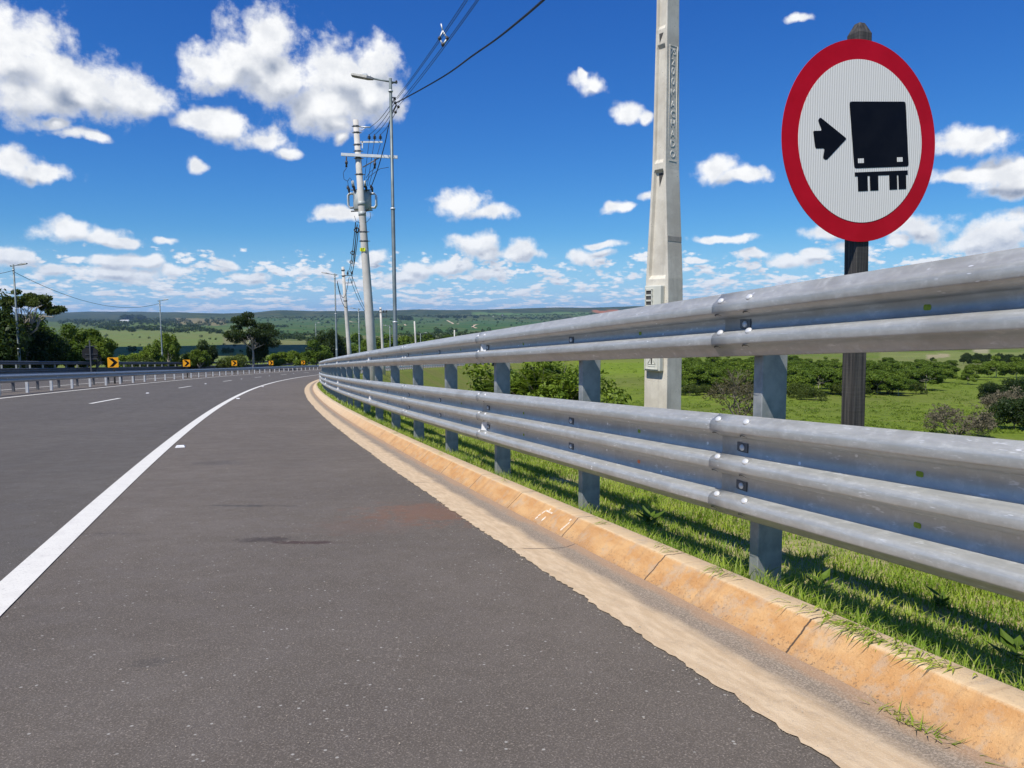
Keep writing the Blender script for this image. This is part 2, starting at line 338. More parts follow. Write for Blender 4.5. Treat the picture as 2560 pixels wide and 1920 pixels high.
# open country: field colours come from the survey attribute, texture from noise
t = mat('country', (.1, .15, .03), .95, 0, .1); at_ = t.new('ShaderNodeAttribute', attribute_name='Col')
nA = t.noise(t.pos, .03, 6, .65); nB = t.noise(t.pos, .35, 6, .7); nC = t.noise(t.pos, .008, 4, .6)
cc = t.mix(t.smooth(nA, .35, .7, 0, .5), at_.outputs['Color'], t.mix(.6, at_.outputs['Color'], (.05, .085, .012)))
cc = t.mix(t.smooth(nB, .50, .66, 0, .7), cc, t.mix(.6, at_.outputs['Color'], (.04, .065, .012))); nE = t.noise(t.pos, 1.3, 5, .75); cc = t.mix(t.smooth(nE, .50, .64, 0, .5), cc, t.mix(.65, at_.outputs['Color'], (.03, .05, .01))); nD = t.noise(t.mapv(t.pos, (1, 2.5, 1)), .11, 5, .7); cc = t.mix(t.smooth(nD, .52, .68, 0, .55), cc, t.mix(.5, at_.outputs['Color'], (.24, .21, .08)))
cc = t.mix(t.smooth(nC, .46, .62, 0, .4), cc, (.17, .16, .06))
t.put(t.b.inputs['Base Color'], cc); t.put(t.b.inputs['Normal'], t.bump(t.math('ADD', nA, nB), .7, 1.2)); M['country'] = t.m
M['dirt'] = noisy('dirt_track', (.52, .40, .26), (.62, .48, .33), .2, .95, 0., 0, vec='pos')
M['whitewall'] = noisy('white_wall', (.72, .72, .70), (.8, .8, .78), .4, .8, 0., 0)
M['roofred'] = noisy('tile_roof', (.32, .13, .07), (.42, .18, .10), .8, .85, 0., 0)

# ------------------------------------------------------------------ terrain
def fbm(x, y, seed=0, octs=4):
    r = np.random.default_rng(seed); v = 0; a = 1.; tot = 0
    for k in range(octs):
        for j in range(3):
            an = r.uniform(0, 6.283); fr = 2 ** k * r.uniform(.7, 1.3); ph = r.uniform(0, 6.283)
            v = v + a * np.sin((x * math.cos(an) + y * math.sin(an)) * fr + ph); tot += a
        a *= .5
    return v / tot
VR = [0, 40, 75, 120, 180, 280, 500, 800, 1500, 3000, 5000, 7000, 9000, 30000]
VZ = [-9, -9.3, -10.4, -12.2, -14.2, -17.5, -23, -28, -36, -38, -24, -6, 20, 20]
HP = np.array([(-400, 9), (81, 9.6), (226, 15), (318, 14.6), (434, 14), (564, 11), (640, 13), (697, 18), (789, 15.5), (905, 15), (992, 17), (1050, 19), (1140, 17), (1216, 17.5), (1389, 22), (1462, 21), (1589, 25), (1900, 22), (2300, 24), (2900, 18)])
HU = (HP[:, 0] - 1280) / F
def valley(x, y):
    x = np.asarray(x, float); y = np.asarray(y, float); r = np.hypot(x, y); u = x / np.maximum(y, 1.)
    z = np.interp(r, VR, VZ)
    z = z - 6.5 * np.exp(-((u + .06) / .13) ** 2) * np.interp(r, [90, 140, 240, 420], [0, 1, 1, 0])
    z = z + fbm(x / 60, y / 60, 3) * np.interp(r, [40, 100, 600], [0, .8, 2.4])
    z = z + fbm(x / 420, y / 420, 5) * np.interp(r, [500, 1500, 4000, 9000], [0, 4., 11., 16])
    left = np.clip((-.42 - u) / .08, 0, 1)
    rr = 8200 + 4200 * left
    hz = CAM['hc'] + np.interp(u, HU, HP[:, 1]) / F * rr
    w = np.clip((r - rr * .62) / (rr * .38), 0, 1); w = w * w * (3 - 2 * w)
    z = np.where(y > 0, z * (1 - w) + (hz + fbm(x / 700, y / 700, 9) * 16 + fbm(x / 120, y / 120, 10) * 5 - 3) * w, z)
    z = np.where(r > rr, hz - (r - rr) * .01, z) if True else z
    return z
_ss = S[::2]; _cx, _cy = RX[::2], RY[::2]; _ct = np.cos(TH[::2]); _st = np.sin(TH[::2])
def road_coords(x, y):
    x = np.atleast_1d(x).astype(float); y = np.atleast_1d(y).astype(float)
    s = np.empty_like(x); o = np.empty_like(x)
    for a in range(0, len(x), 20000):
        dx = x[a:a + 20000, None] - _cx[None]; dy = y[a:a + 20000, None] - _cy[None]
        i = np.argmin(dx * dx + dy * dy, 1); j = np.arange(len(i))
        s[a:a + 20000] = _ss[i]; o[a:a + 20000] = dx[j, i] * _ct[i] + dy[j, i] * _st[i]
    return s, o
def bank(s, o, sub=0.):
    """height of verge and embankment next to the road"""
    x, y, zr = rd(s, np.clip(o, -25.2, 0)); o = np.asarray(o, float)
    right = np.where(o > 1.5, -.15 - (o - 1.5) * .55, np.interp(o, [-.11, .1, .5, 1.5], [.03, -.03, -.12, -.15]))
    left = np.where(o < -25.2, -.05 - np.maximum(-26.5 - o, 0) * .28, -.2)
    return zr + np.where(o > -.12, right, left) - sub
def ground(x, y):
    v = valley(np.atleast_1d(x), np.atleast_1d(y)); s, o = road_coords(x, y)
    b = bank(s, o); near = (s > -58) & (s < 380) & (np.abs(o) < 60)
    return float(np.where(near, np.maximum(b, v), v)[0])
def hit(px, py, rmin=30, rmax=9000):
    """where the line of sight through a point of the survey photograph meets the country"""
    a, b = ray(px, py); Y = rmin * 1.01 ** np.arange(int(math.log(rmax / rmin) / math.log(1.01)))
    g = valley(a * Y, Y); m = (Y < 430)
    if m.any():
        s, o = road_coords(a * Y[m], Y[m]); bb = bank(s, o); nr = (s > -58) & (s < 380) & (np.abs(o) < 60); g[m] = np.where(nr, np.maximum(bb, g[m]), g[m])
    q = np.nonzero(CAM['hc'] + b * Y < g)[0]; Y = float(Y[q[0]] if len(q) else Y[-1])
    return a * Y, Y
rr_ = [1.5]
while rr_[-1] < 15500: rr_.append(rr_[-1] * (1.028 if rr_[-1] > 25 else 1.06))
rr_ = np.array(rr_)
az = np.concatenate([np.arange(-180, -50, 4.), np.arange(-50, 50, .22), np.arange(50, 181, 4.)]); az = np.radians(az)
RRg, AZ = np.meshgrid(rr_, az, indexing='ij'); gx = (RRg * np.sin(AZ)).ravel(); gy = (RRg * np.cos(AZ)).ravel()
gz = valley(gx, gy); m = RRg.ravel() < 460; s_, o_ = road_coords(gx[m], gy[m])
bz = bank(s_, o_, .0); cor = (o_ > -52) & (o_ < 26) & (s_ < 372) & (s_ > -59)
zz = gz[m]; zz = np.where(cor, np.minimum(zz, bz - .7 - .12 * np.minimum(np.abs(o_ + 12), 10)), zz); gz[m] = zz
# field colours (albedo of crops, pasture, bare earth)
def pix(x, y, z):
    p, r = CAM['pitch'], CAM['roll']; Z = z - CAM['hc']
    f = np.maximum(y * math.cos(p) - Z * math.sin(p), .01); u = y * math.sin(p) + Z * math.cos(p); a = x / f * F; b = -u / f * F
    return 1280 + a * math.cos(r) + b * math.sin(r), 960 - a * math.sin(r) + b * math.cos(r)
pu, pv = pix(gx, gy, gz); rr = np.hypot(gx, gy)
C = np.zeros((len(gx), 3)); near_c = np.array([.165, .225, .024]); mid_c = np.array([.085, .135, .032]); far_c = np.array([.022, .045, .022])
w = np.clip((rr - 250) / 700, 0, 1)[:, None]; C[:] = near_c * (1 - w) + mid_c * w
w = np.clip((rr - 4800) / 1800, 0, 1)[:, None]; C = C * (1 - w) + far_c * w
cell = np.floor(gx / 330 + .25 * np.sin(gy / 500)) * 7.3 + np.floor(gy / 520 + .3 * np.sin(gx / 300)) * 3.1
hsh = np.modf(np.abs(np.sin(cell) * 4375.85))[0]; fm = (rr > 900) & (rr < 5500)
pal = np.array([(.050, .105, .030), (.060, .12, .035), (.085, .15, .035), (.12, .17, .05), (.048, .09, .026), (.22, .20, .10), (.065, .12, .04)])
C[fm] = .45 * C[fm] + .55 * pal[(hsh[fm] * 6.99).astype(int)]
jx = 10 * np.sin(pu / 23.) + 6 * np.sin(pu / 9.); jy = 1.6 * np.sin(pu / 31.) + .8 * np.sin(pu / 11.)
def zone(x0, x1, y0, y1, c, k=1.):
    q = (pu + jx > x0) & (pu + jx < x1) & (pv + jy > y0) & (pv + jy < y1) & (gy > 60) & (rr > 200); C[q] = (1 - k) * C[q] + k * np.array(c)
zone(240, 620, 825, 905, (.165, .215, .065)); zone(430, 565, 796, 812, (.27, .21, .11), .8); zone(620, 790, 850, 880, (.20, .21, .085)); zone(540, 620, 842, 872, (.21, .20, .10))
zone(640, 1150, 795, 838, (.050, .115, .032)); zone(1150, 1450, 803, 830, (.042, .115, .035)); zone(1190, 1500, 782, 790, (.10, .19, .06)); zone(1495, 1540, 774, 781, (.45, .14, .07))
zone(2200, 2560, 880, 925, (.20, .235, .065)); zone(2320, 2380, 886, 896, (.36, .31, .18)); zone(1440, 1700, 890, 1060, (.19, .27, .02)); zone(2430, 2470, 870, 882, (.36, .33, .2))
k = len(az); i = np.arange(len(rr_) - 1)[:, None] * k + np.arange(k - 1)[None]
Fq = np.stack([i, i + 1, i + k + 1, i + k], -1).reshape(-1, 4)[:, ::-1]
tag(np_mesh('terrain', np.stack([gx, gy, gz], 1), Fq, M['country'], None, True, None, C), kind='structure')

# ------------------------------------------------------------------ road, kerb, verge
S_all = np.concatenate([np.arange(-30, 25, .25), np.arange(25, 372, 1.)])
ribbon('road', S_all, [-10.75, -6.9, -3.28], [0, 0, 0], M['lane']); tag(bpy.data.objects['road'], kind='structure')
tag(ribbon('shoulder', S_all, [-3.28, -2., -.69], [0, 0, 0], M['shoulder']), kind='structure')
tag(ribbon('median_pavement', S_all, [-13.2, -11.9, -10.75], [0, 0, 0], M['shoulder']), kind='structure')
def hfar(s, o): return np.interp(s, [0, 60, 80, 110, 140, 176, 260], [.24, .24, .19, .06, .12, .36, .4]) * np.clip((-13.2 - o) / 8, 0, 1)
tag(ribbon('opposite_road', S_all, [-25.2, -20.5, -17, -13.2], [0, 0, 0, 0], M['lane'], hfun=hfar), kind='structure')
sg = np.concatenate([np.arange(-12, 18, .03), np.arange(18, 60, .25), np.arange(60, 372, 1.)])
jt = rng.normal(0, .006, len(sg)) + np.convolve(rng.normal(0, 1, len(sg)), np.ones(4) / 4, 'same') * .007 + .004 * np.sin(sg * 2.1)
jt *= np.interp(sg, [0, 30, 60], [1, 1.6, 0])
tag(ribbon('gutter', sg, [-.762, -.70, -.60, -.48, -.40, -.345], [.005, .004, -.004, -.012, -.010, .004], M['gutter'], jit={0: jt}), kind='structure')
jk = rng.normal(0, .0018, len(sg))
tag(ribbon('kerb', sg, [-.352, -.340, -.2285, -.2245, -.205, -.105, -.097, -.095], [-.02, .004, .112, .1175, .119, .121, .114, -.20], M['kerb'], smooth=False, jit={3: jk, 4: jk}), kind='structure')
# painted lines
def stripe(name, s0, s1, o, w, step=.3, h=.005):
    ss = np.arange(s0, s1 + .001, step); return ribbon(name, ss, [o - w / 2, o + w / 2], [h, h], M['paint'])
e1 = stripe('edge_line', -20, 330, -3.28, .155); tag(e1, kind='structure'); e2 = stripe('median_edge_line', -20, 330, -10.46, .15); tag(e2, kind='structure')
e3 = ribbon('opposite_edge_line', np.arange(0, 330, 1.), [-13.95, -13.8], [.006, .006], M['paint'], hfun=hfar); tag(e3, kind='structure')
e4 = ribbon('opposite_outer_line', np.arange(0, 330, 1.), [-21.3, -21.15], [.006, .006], M['paint'], hfun=hfar); tag(e4, kind='structure')
V = []; Q = []
for k in range(-1, 18):
    s0 = 21.2 + 16.4 * k; ss = np.linspace(s0, s0 + 3.9, 6)
    for o in (-6.97, -6.85):
        pass
    a = np.stack(rd(ss, -6.97, .005), 1); b = np.stack(rd(ss, -6.85, .005), 1); base = len(V); V += list(a) + list(b)
    Q += [(base + i, base + 6 + i, base + 7 + i, base + 1 + i) for i in range(5)]
tag(np_mesh('lane_marking', V, Q, M['paint']), kind='structure')
V = []; Q = []
for k in range(-1, 14):
    s0 = 25 + 16.4 * k; ss = np.linspace(s0, s0 + 3.9, 6); hh = hfar(ss, -17.6) + .006
    a = np.stack(rd(ss, -17.6, hh), 1); b = np.stack(rd(ss, -17.48, hh), 1); base = len(V); V += list(a) + list(b)
    Q += [(base + i, base + 6 + i, base + 7 + i, base + 1 + i) for i in range(5)]
tag(np_mesh('opposite_lane_marking', V, Q, M['paint']), kind='structure')
# chalk marks on the kerb face (worn strokes)
mb = MB()
def kerb_pt(s, v): return rdv(s, -.335 + .099 * v - .003, .006 + .094 * v + .003)
for s0, v0, s1, v1 in ((1.93, .85, 1.93, 1.0), (1.86, .8, 1.97, .8), (1.97, .8, 1.99, .55), (1.99, .5, 2.01, .35), (2.0, .3, 2.01, .15), (1.90, .5, 1.91, .2), (1.57, .75, 1.59, .2), (1.585, .95, 1.585, .8)):
    a, b = kerb_pt(s0, v0), kerb_pt(s1, v1); d = (b - a).normalized().cross(Vector((-.7, -.4, .7))).normalized() * .006
    mb.add([a - d, a + d, b + d, b - d], [(0, 1, 2, 3)])
tag(mb.build('kerb_chalk_mark', M['chalk']), kind='structure')
# verge and embankments
offs = [-.094, .0, .15, .5, 1.0, 1.5, 2.2, 4, 6, 9, 13, 18, 24]
def hb(s, o):
    x, y, zr = rd(s, o); return bank(s, o) - zr + fbm(s / 1.3, o / .9, 21) * .02 * np.clip(o * 2, 0, 1) + fbm(s / 6, o / 3, 22) * .25 * np.clip((o - 3) / 4, 0, 1)
ss = np.concatenate([np.arange(-20, 20, .25), np.arange(20, 372, 1.)])
vg = ribbon('verge', ss, offs, [0] * len(offs), M['bank'], hfun=hb); vg.data.materials.append(M['soil']); tag(vg, kind='structure')
me = vg.data; uvd = me.uv_layers[0].data
mi = np.zeros(len(me.polygons), np.int32)
for p in me.polygons:
    u = uvd[p.loop_start].uv
    if u[1] < 1.85 and u[0] < 60: mi[p.index] = 1
me.polygons.foreach_set('material_index', mi)
offs = [-50, -44, -38, -33, -29, -26.5, -25.2]
def hl(s, o):
    x, y, zr = rd(s, o); return bank(s, o) - zr + hfar(s, np.full_like(s, -25.)) + fbm(s / 6, o / 3, 23) * .2 * np.clip((-27 - o) / 4, 0, 1)
tag(ribbon('left_verge', np.arange(-20, 372, 1.), offs, [0] * len(offs), M['bank'], hfun=hl), kind='structure')

# grass, blade by blade
def blades(name, s0, s1, o0, o1, n, hh, ww, matl, smin=None, seed=1, hmul=None):
    r = np.random.default_rng(seed)
    s = s0 + (s1 - s0) * r.random(n) ** 1.35; o = o0 + (o1 - o0) * r.random(n)
    dens = .42 + .6 * fbm(s * 3.2, o * 3.2, 31) + .25 * fbm(s * 11, o * 11, 33); keep = r.random(n) < np.clip(dens * 1.35 + .12, .12, 1); s, o = s[keep], o[keep]; n = len(s)
    x, y, zr = rd(s, o); z = bank(s, o) - .01
    a = r.uniform(0, 6.283, n); L = hh * r.uniform(.4, 1.45, n) * (1 + .8 * fbm(s * 5, o * 5, 37)); w = ww * r.uniform(.6, 1.4, n) * (1 + s.clip(0, 40) * .03)
    if hmul is not None: L = L * hmul(s, o)
    lean = L * r.uniform(.2, .95, n); dx, dy = np.cos(a), np.sin(a); b = a + r.uniform(1.2, 1.9, n); wx, wy = np.cos(b) * w, np.sin(b) * w
    P0 = np.stack([x, y, z], 1); W = np.stack([wx, wy, 0 * w], 1); D = np.stack([dx, dy, 0 * dx], 1)
    mid = P0 + D * (lean * .35)[:, None]; mid[:, 2] += L * .62; tip = P0 + D * lean[:, None]; tip[:, 2] += L * (.98 - .25 * (lean / L) ** 2)
    V = np.stack([P0 - W, P0 + W, mid + W * .75, mid - W * .75, tip + W * .08, tip - W * .08], 1).reshape(-1, 3)
    i = np.arange(n)[:, None] * 6
    Fq = np.concatenate([i + np.array([[0, 1, 2, 3]]), i + np.array([[3, 2, 4, 5]])])
    return np_mesh(name, V, Fq, matl, None, True)
ho = lambda s, o: np.interp(o, [-.1, .15, .45, .8, 1.9], [1.0, 1.1, .75, .62, .75])
tag(blades('verge_grass', -3.4, 16, -.09, 2.0, 190000, .095, .0030, M['grass'], seed=2, hmul=ho), 'lush green grass growing thickly on the verge under the steel rails', 'grass', kind='stuff')
tag(blades('far_verge_grass', 14, 60, -.09, 2.2, 26000, .13, .009, M['grass'], seed=3), 'green grass on the verge along the far part of the rail', 'grass', kind='stuff')
# grass runners creeping over the kerb
def runner(s0, o0, n, sd, reach=.13):
    r = random.Random(sd); mb = MB()
    for k in range(n):
        s = s0 + r.gauss(0, .05); o = o0 + r.uniform(-.02, .04); a = r.uniform(-.9, .9) + math.pi; L = r.uniform(.04, reach)
        p = rdv(s, o, .122); q = rdv(s + math.sin(a) * L * .6, o + math.cos(a) * L, .128 - max(0, L - .09) * .6); md = (p + q) / 2 + Vector((0, 0, r.uniform(.006, .025)))
        d = (q - p).cross(Vector((0, 0, 1))).normalized() * r.uniform(.0018, .0034)
        mb.add([p - d, p + d, md + d, md - d, q], [(0, 1, 2, 3), (3, 2, 4)])
    return mb
mb = MB()
for s0, n, sd in ((.12, 34, 1), (-.46, 26, 2), (-.62, 46, 3), (-.74, 60, 4), (-.86, 40, 5), (.62, 14, 6), (3.1, 12, 7), (5.2, 14, 8), (-1.0, 40, 9), (1.3, 10, 10), (8, 20, 11), (11, 20, 12)):
    q = runner(s0, -.15, n * 6 // 10, sd); mb.add(q.v, q.f)
for k in range(70):   # tuft in the gutter corner, lower right
    s = -1.12 + random.gauss(0, .09); p = rdv(s, -.37 + random.uniform(-.02, .02), .0); a = random.uniform(0, 6.28); L = random.uniform(.02, .07)
    q = p + Vector((math.cos(a) * L, math.sin(a) * L, random.uniform(.005, .04))); d = (q - p).cross(Vector((0, 0, 1))).normalized() * .0022; mb.add([p - d, p + d, q], [(0, 1, 2)])
tag(mb.build('kerb_grass_runners', M['grass']), 'grass runners creeping over the edge of the orange stained kerb', 'grass', kind='stuff')
# small broad-leaved weeds
def weed(loc, n, L, sd, label):
    r = random.Random(sd); mb = MB()
    for k in range(n):
        a = 6.283 * k / n + r.uniform(-.3, .3); up = r.uniform(.25, .9); l = L * r.uniform(.7, 1.2); d = Vector((math.cos(a), math.sin(a), up)).normalized(); sd_ = d.cross(Vector((0, 0, 1))).normalized()
        p = Vector((0, 0, r.uniform(0, L * .7))); w = l * .22
        mb.add([p, p + d * l * .45 + sd_ * w, p + d * l * .5 - Vector((0, 0, w * .4)), p + d * l * .45 - sd_ * w, p + d * l], [(0, 1, 2), (0, 2, 3), (1, 4, 2), (2, 4, 3)])
    st = MB(); st.tube([(0, 0, -.02), (0, 0, L * .8)], .003, 5)
    e = empty('weed_plant', loc, 0, label, 'weed'); mb.build('leaves', M['leaf_mid'], e); st.build('stem', M['leaf_mid'], e)
def vg_pt(s, o): x, y, z = rd(s, o); return Vector((float(x), float(y), float(bank(s, o))))
weed(vg_pt(.32, .62), 9, .10, 1, 'broad dark leaved weed beside the nearest rail post, on its far side')
weed(vg_pt(-.12, .95), 8, .085, 2, 'small bright green weed in sunlit grass right of the nearest rail post')
weed(vg_pt(-.72, .62), 8, .12, 3, 'broad leaved weed in the grass at the right edge under the lower rail')
weed(vg_pt(1.95, .55), 16, .13, 4, 'tall leafy weed against the second rail post')

# grit along the ragged edge of the gutter and over the shoulder
r = np.random.default_rng(91); n_ = 1500; gs = r.uniform(-1.6, 7.5, n_); go_ = np.where(r.random(n_) < .7, -.765 + r.normal(0, .03, n_), r.uniform(-2.6, -.4, n_)); x, y, z = rd(gs, go_, .004)
sz_ = r.uniform(.0012, .0038, n_) * np.where(r.random(n_) < .04, 2.2, 1); base_ = np.array([(1, 0, 0), (-.5, .87, 0), (-.5, -.87, 0), (.1, .1, .75)]); an = r.uniform(0, 6.28, n_)
V = np.empty((n_, 4, 3)); 
for k_ in range(4): V[:, k_, 0] = x + sz_ * (base_[k_][0] * np.cos(an) - base_[k_][1] * np.sin(an) * .7); V[:, k_, 1] = y + sz_ * (base_[k_][0] * np.sin(an) + base_[k_][1] * np.cos(an) * .7); V[:, k_, 2] = z + sz_ * base_[k_][2]
V = V.reshape(-1, 3); i = np.arange(n_)[:, None] * 4; Q_ = np.concatenate([i + np.array([[0, 1, 3]]), i + np.array([[1, 2, 3]]), i + np.array([[2, 0, 3]])])
M['grit'] = noisy('grit', (.20, .17, .14), (.55, .48, .38), 90, .9, 0., 0)
tag(np_mesh('grit', V, Q_, M['grit']), 'loose grit and small stones scattered along the edge of the gutter', 'grit', kind='stuff')
# ------------------------------------------------------------------ guard rails
def motif(zc, half):  # crest centred at zc, edges at half-pitch
    return [(zc - half, None)]
def beam_profile(n):
    pts = []; pitch = .194; first = .0635 if n == 3 else .0780
    pitch = .194 if n == 3 else .156
    H = .506 if n == 3 else .312
    cz = [first + .0 + k * ((H - 2 * first) / (n - 1)) for k in range(n)]
    pts += [(0., .056), (.006, .054)]
    for k, z in enumerate(cz):
        if k == 0: pts += [(z - .040, .026), (z - .031, .0150)]
        pts += [(z - .0235, .0055), (z - .0205, .0025), (z - .015, 0), (z + .010, 0), (z + .016, .001), (z + .024, .005)]
        if k < n - 1:
            zn = cz[k + 1]; mid = (z + zn) / 2; hw = (zn - z) / 2 - .050
            pts += [(z + .032, .011), (z + .042, .026), (mid - hw - .005, .072), (mid - hw + .004, .081), (mid, .083), (mid + hw - .004, .081), (mid + hw + .005, .072), (zn - .040, .026), (zn - .031, .0150)]
        else: pts += [(z + .032, .011), (z + .042, .026)]
    pts += [(H - .006, .054), (H, .056)]
    return pts
def beam(name, ss, o0, h0, prof, matl, parent, lap=None, thick=.004, hf=None):
    ss = np.asarray(ss, float); P = np.array(prof); n = len(P); m = len(ss)
    tg = np.gradient(P, axis=0); nr = np.stack([-tg[:, 1], tg[:, 0]], 1); nr /= np.hypot(nr[:, 0], nr[:, 1])[:, None] + 1e-9  # (dz,do) normal pointing away from the road
    nr = np.where((nr[:, 1] < 0)[:, None], -nr, nr)
    loop = np.concatenate([P, (P + nr * thick)[::-1]]); k = len(loop)
    lp = np.zeros(m) if lap is None else lap
    V = []
    x0 = np.interp(ss, S, RX)
    for j in range(k):
        hh = h0 + loop[j, 0] + (0 if hf is None else hf(ss, np.full(m, o0)))
        V.append(np.stack(rd(ss, o0 + loop[j, 1] + lp, hh), 1))
    V = np.stack(V, 1).reshape(-1, 3)
    UV = np.stack([np.repeat(ss, k), np.tile(np.arange(k) * .012, m)], 1)
    i = np.arange(m - 1)[:, None] * k + np.arange(k)[None]; j2 = np.arange(m - 1)[:, None] * k + (np.arange(k)[None] + 1) % k
    Fq = np.stack([i, j2, j2 + k, i + k], -1).reshape(-1, 4)[:, ::-1]
    e1 = [list(range(n))[q] for q in range(n)]
    cap = []
    for q in range(n - 1):
        cap.append((q, q + 1, k - 2 - q, k - 1 - q)); b_ = (m - 1) * k; cap.append((b_ + q, b_ + k - 1 - q, b_ + k - 2 - q, b_ + q + 1))
    Fq = np.concatenate([Fq, np.array(cap)])
    return np_mesh(name, V, Fq, matl, parent, True, UV)
PW, PT = beam_profile(2), beam_profile(3)
H1, H2 = .336, 1.130
def frame(s):
    th = float(np.interp(s, S, TH)); return Vector((math.cos(th), math.sin(th), 0)), Vector((-math.sin(th), math.cos(th), 0))  # away from road, along
bolt_me = None
def bolt_mesh():
    mb = MB(); n = 10
    rings = [(0.0165, -.001), (.0165, .002), (.0135, .006), (.007, .0085)]
    vs = []
    for r_, h_ in rings: vs += [(r_ * math.cos(6.283 * k / n), r_ * math.sin(6.283 * k / n), h_) for k in range(n)]
    vs.append((0, 0, .0095)); fs = []
    for a in range(len(rings) - 1): fs += [(a * n + k, a * n + (k + 1) % n, (a + 1) * n + (k + 1) % n, (a + 1) * n + k) for k in range(n)]
    fs += [((len(rings) - 1) * n + k, (len(rings) - 1) * n + (k + 1) % n, len(vs) - 1) for k in range(n)]
    mb.add(vs, fs, 0, True); me = mb.mesh('bolt'); me.materials.append(M['bolt']); return me
BOLT = bolt_mesh()
def orient(o, p, nrm):
    o.matrix_world = Matrix.Translation(p) @ nrm.to_track_quat('Z', 'Y').to_matrix().to_4x4()
def put_bolt(parent, s, z, dep, nz, h, big=1.):
    A, L = frame(s); nrm = (-A * 1.0 + Vector((0, 0, nz))).normalized()
    o = bpy.data.objects.new('bolt', BOLT); col.objects.link(o); o.parent = parent
    p = rdv(s, dep, h + z) + nrm * .004; orient(o, p, nrm); o.scale = (big * 1.25, big, big)
def put_slot(parent, s, z, dep, h):
    # dark crescent gap round a bolt on the underside of a crest
    A, L = frame(s); nrm = (-A * .75 + Vector((0, 0, -.66))).normalized(); upv = L.cross(nrm).normalized(); mb = MB(); c = rdv(s, dep, h + z) + nrm * .0048
    o1 = [(.024 * math.cos(q), .011 * math.sin(q)) for q in np.linspace(-.3, 3.3, 9)]; i1 = [(.023 * math.cos(q) - .004, .011 * math.sin(q) * .45 - .001) for q in np.linspace(3.3, -.3, 9)]
    mb.prism(o1 + i1, c, L, upv, nrm, .001); return mb.build('bolt_slot', M['boltdark'], parent)
def reflector(parent, s, h, zmid):
    A, L = frame(s); mb = MB(); c = rdv(s, .050, h + zmid)
    up = Vector((0, 0, 1))
    # folded white plate facing the oncoming traffic
    d = (-L * .9 - A * .45).normalized(); sd = up.cross(d).normalized()
    poly = [(-.028, -.038), (.028, -.046), (.034, .046), (-.020, .038)]
    mb.prism(poly, c, sd, up, -d, .003)
    return mb.build('reflector', M['reflect'], parent)
def slot_plate(parent, s, h, zmid):
    A, L = frame(s); up = Vector((0, 0, 1)); mb = MB(); c = rdv(s, .0795, h + zmid)
    mb.prism([(-.040, -.021), (.040, -.021), (.040, .021), (-.040, .021)], c, L, up, A, .003, 0)
    mb.prism([(-.042, -.0235), (-.038, -.0235), (-.038, .0235), (-.042, .0235)], c - A * .0005, L, up, A, .004, 1)
    mb.prism([(-.042, -.0235), (.03, -.0235), (.03, -.021), (-.042, -.021)], c - A * .0005, L, up, A, .004, 1)
    o = mb.build('slot_plate', [M['galvdark'], M['boltdark']], parent)
    b = bpy.data.objects.new('bolt', BOLT); col.objects.link(b); b.parent = o; orient(b, c - A * .001 - up * .002, -A); return o
def square_hole(parent, s, h, z, m_):
    A, L = frame(s); up = Vector((0, 0, 1)); mb = MB(); n = 8
    poly = [(.016 * math.copysign(abs(math.cos(q)) ** .5, math.cos(q)), .011 * math.copysign(abs(math.sin(q)) ** .5, math.sin(q))) for q in [6.283 * (k + .5) / n for k in range(n)]]
    mb.prism(poly, rdv(s, .0815, h + z), L, up, A, .002); return mb.build('slot_hole', m_, parent)
M['hole_green'] = noisy('slot_view_green', (.22, .30, .03), (.30, .38, .05), 60, .9, 0., 0)
M['hole_orange'] = noisy('slot_orange_sticker', (.80, .20, .07), (.85, .30, .12), 60, .7, 0., 0)

def post_mesh(hl, zb, matl=None):
    """C section post: narrow front flange facing the road, web facing the traffic; local x = away from road, y = along"""
    mb = MB(); t = .006; fw = .062; dp = .150; lip = .02
    pts = [(0, fw), (0, 0), (dp, 0), (dp, fw), (dp - lip, fw)]  # x away, y along (+y = downstream)
    # outline as thin walled polygon
    outer = [(0, fw), (0, .004), (.004, 0), (dp - .004, 0), (dp, .004), (dp, fw), (dp - lip, fw), (dp - lip, fw - t), (dp - t, fw - t), (dp - t, t), (t, t), (t, fw - t), (lip, fw - t), (lip, fw)]
    n = len(outer); a = [(x, y, zb) for x, y in outer]; b = [(x, y, hl) for x, y in outer]
    mb.add(a + b, [tuple(reversed(range(n)))] + [tuple(range(n, 2 * n))] + [(i, (i + 1) % n, n + (i + 1) % n, n + i) for i in range(n)])
    return mb.mesh('post')
PM = post_mesh(1.40, -.45); PM.materials.append(M['galvpost'])
BLK = MB(); BLK.box((.035, .03, 0), (.066, .05, .20)); BLKM = BLK.mesh('spacer'); BLKM.materials.append(M['galvpost'])
rail = empty('guardrail', rdv(0, .1, 0), 0, 'galvanised steel crash barrier with two rails along the right kerb, close to the camera', 'guardrail')
rail.location = (0, 0, 0)
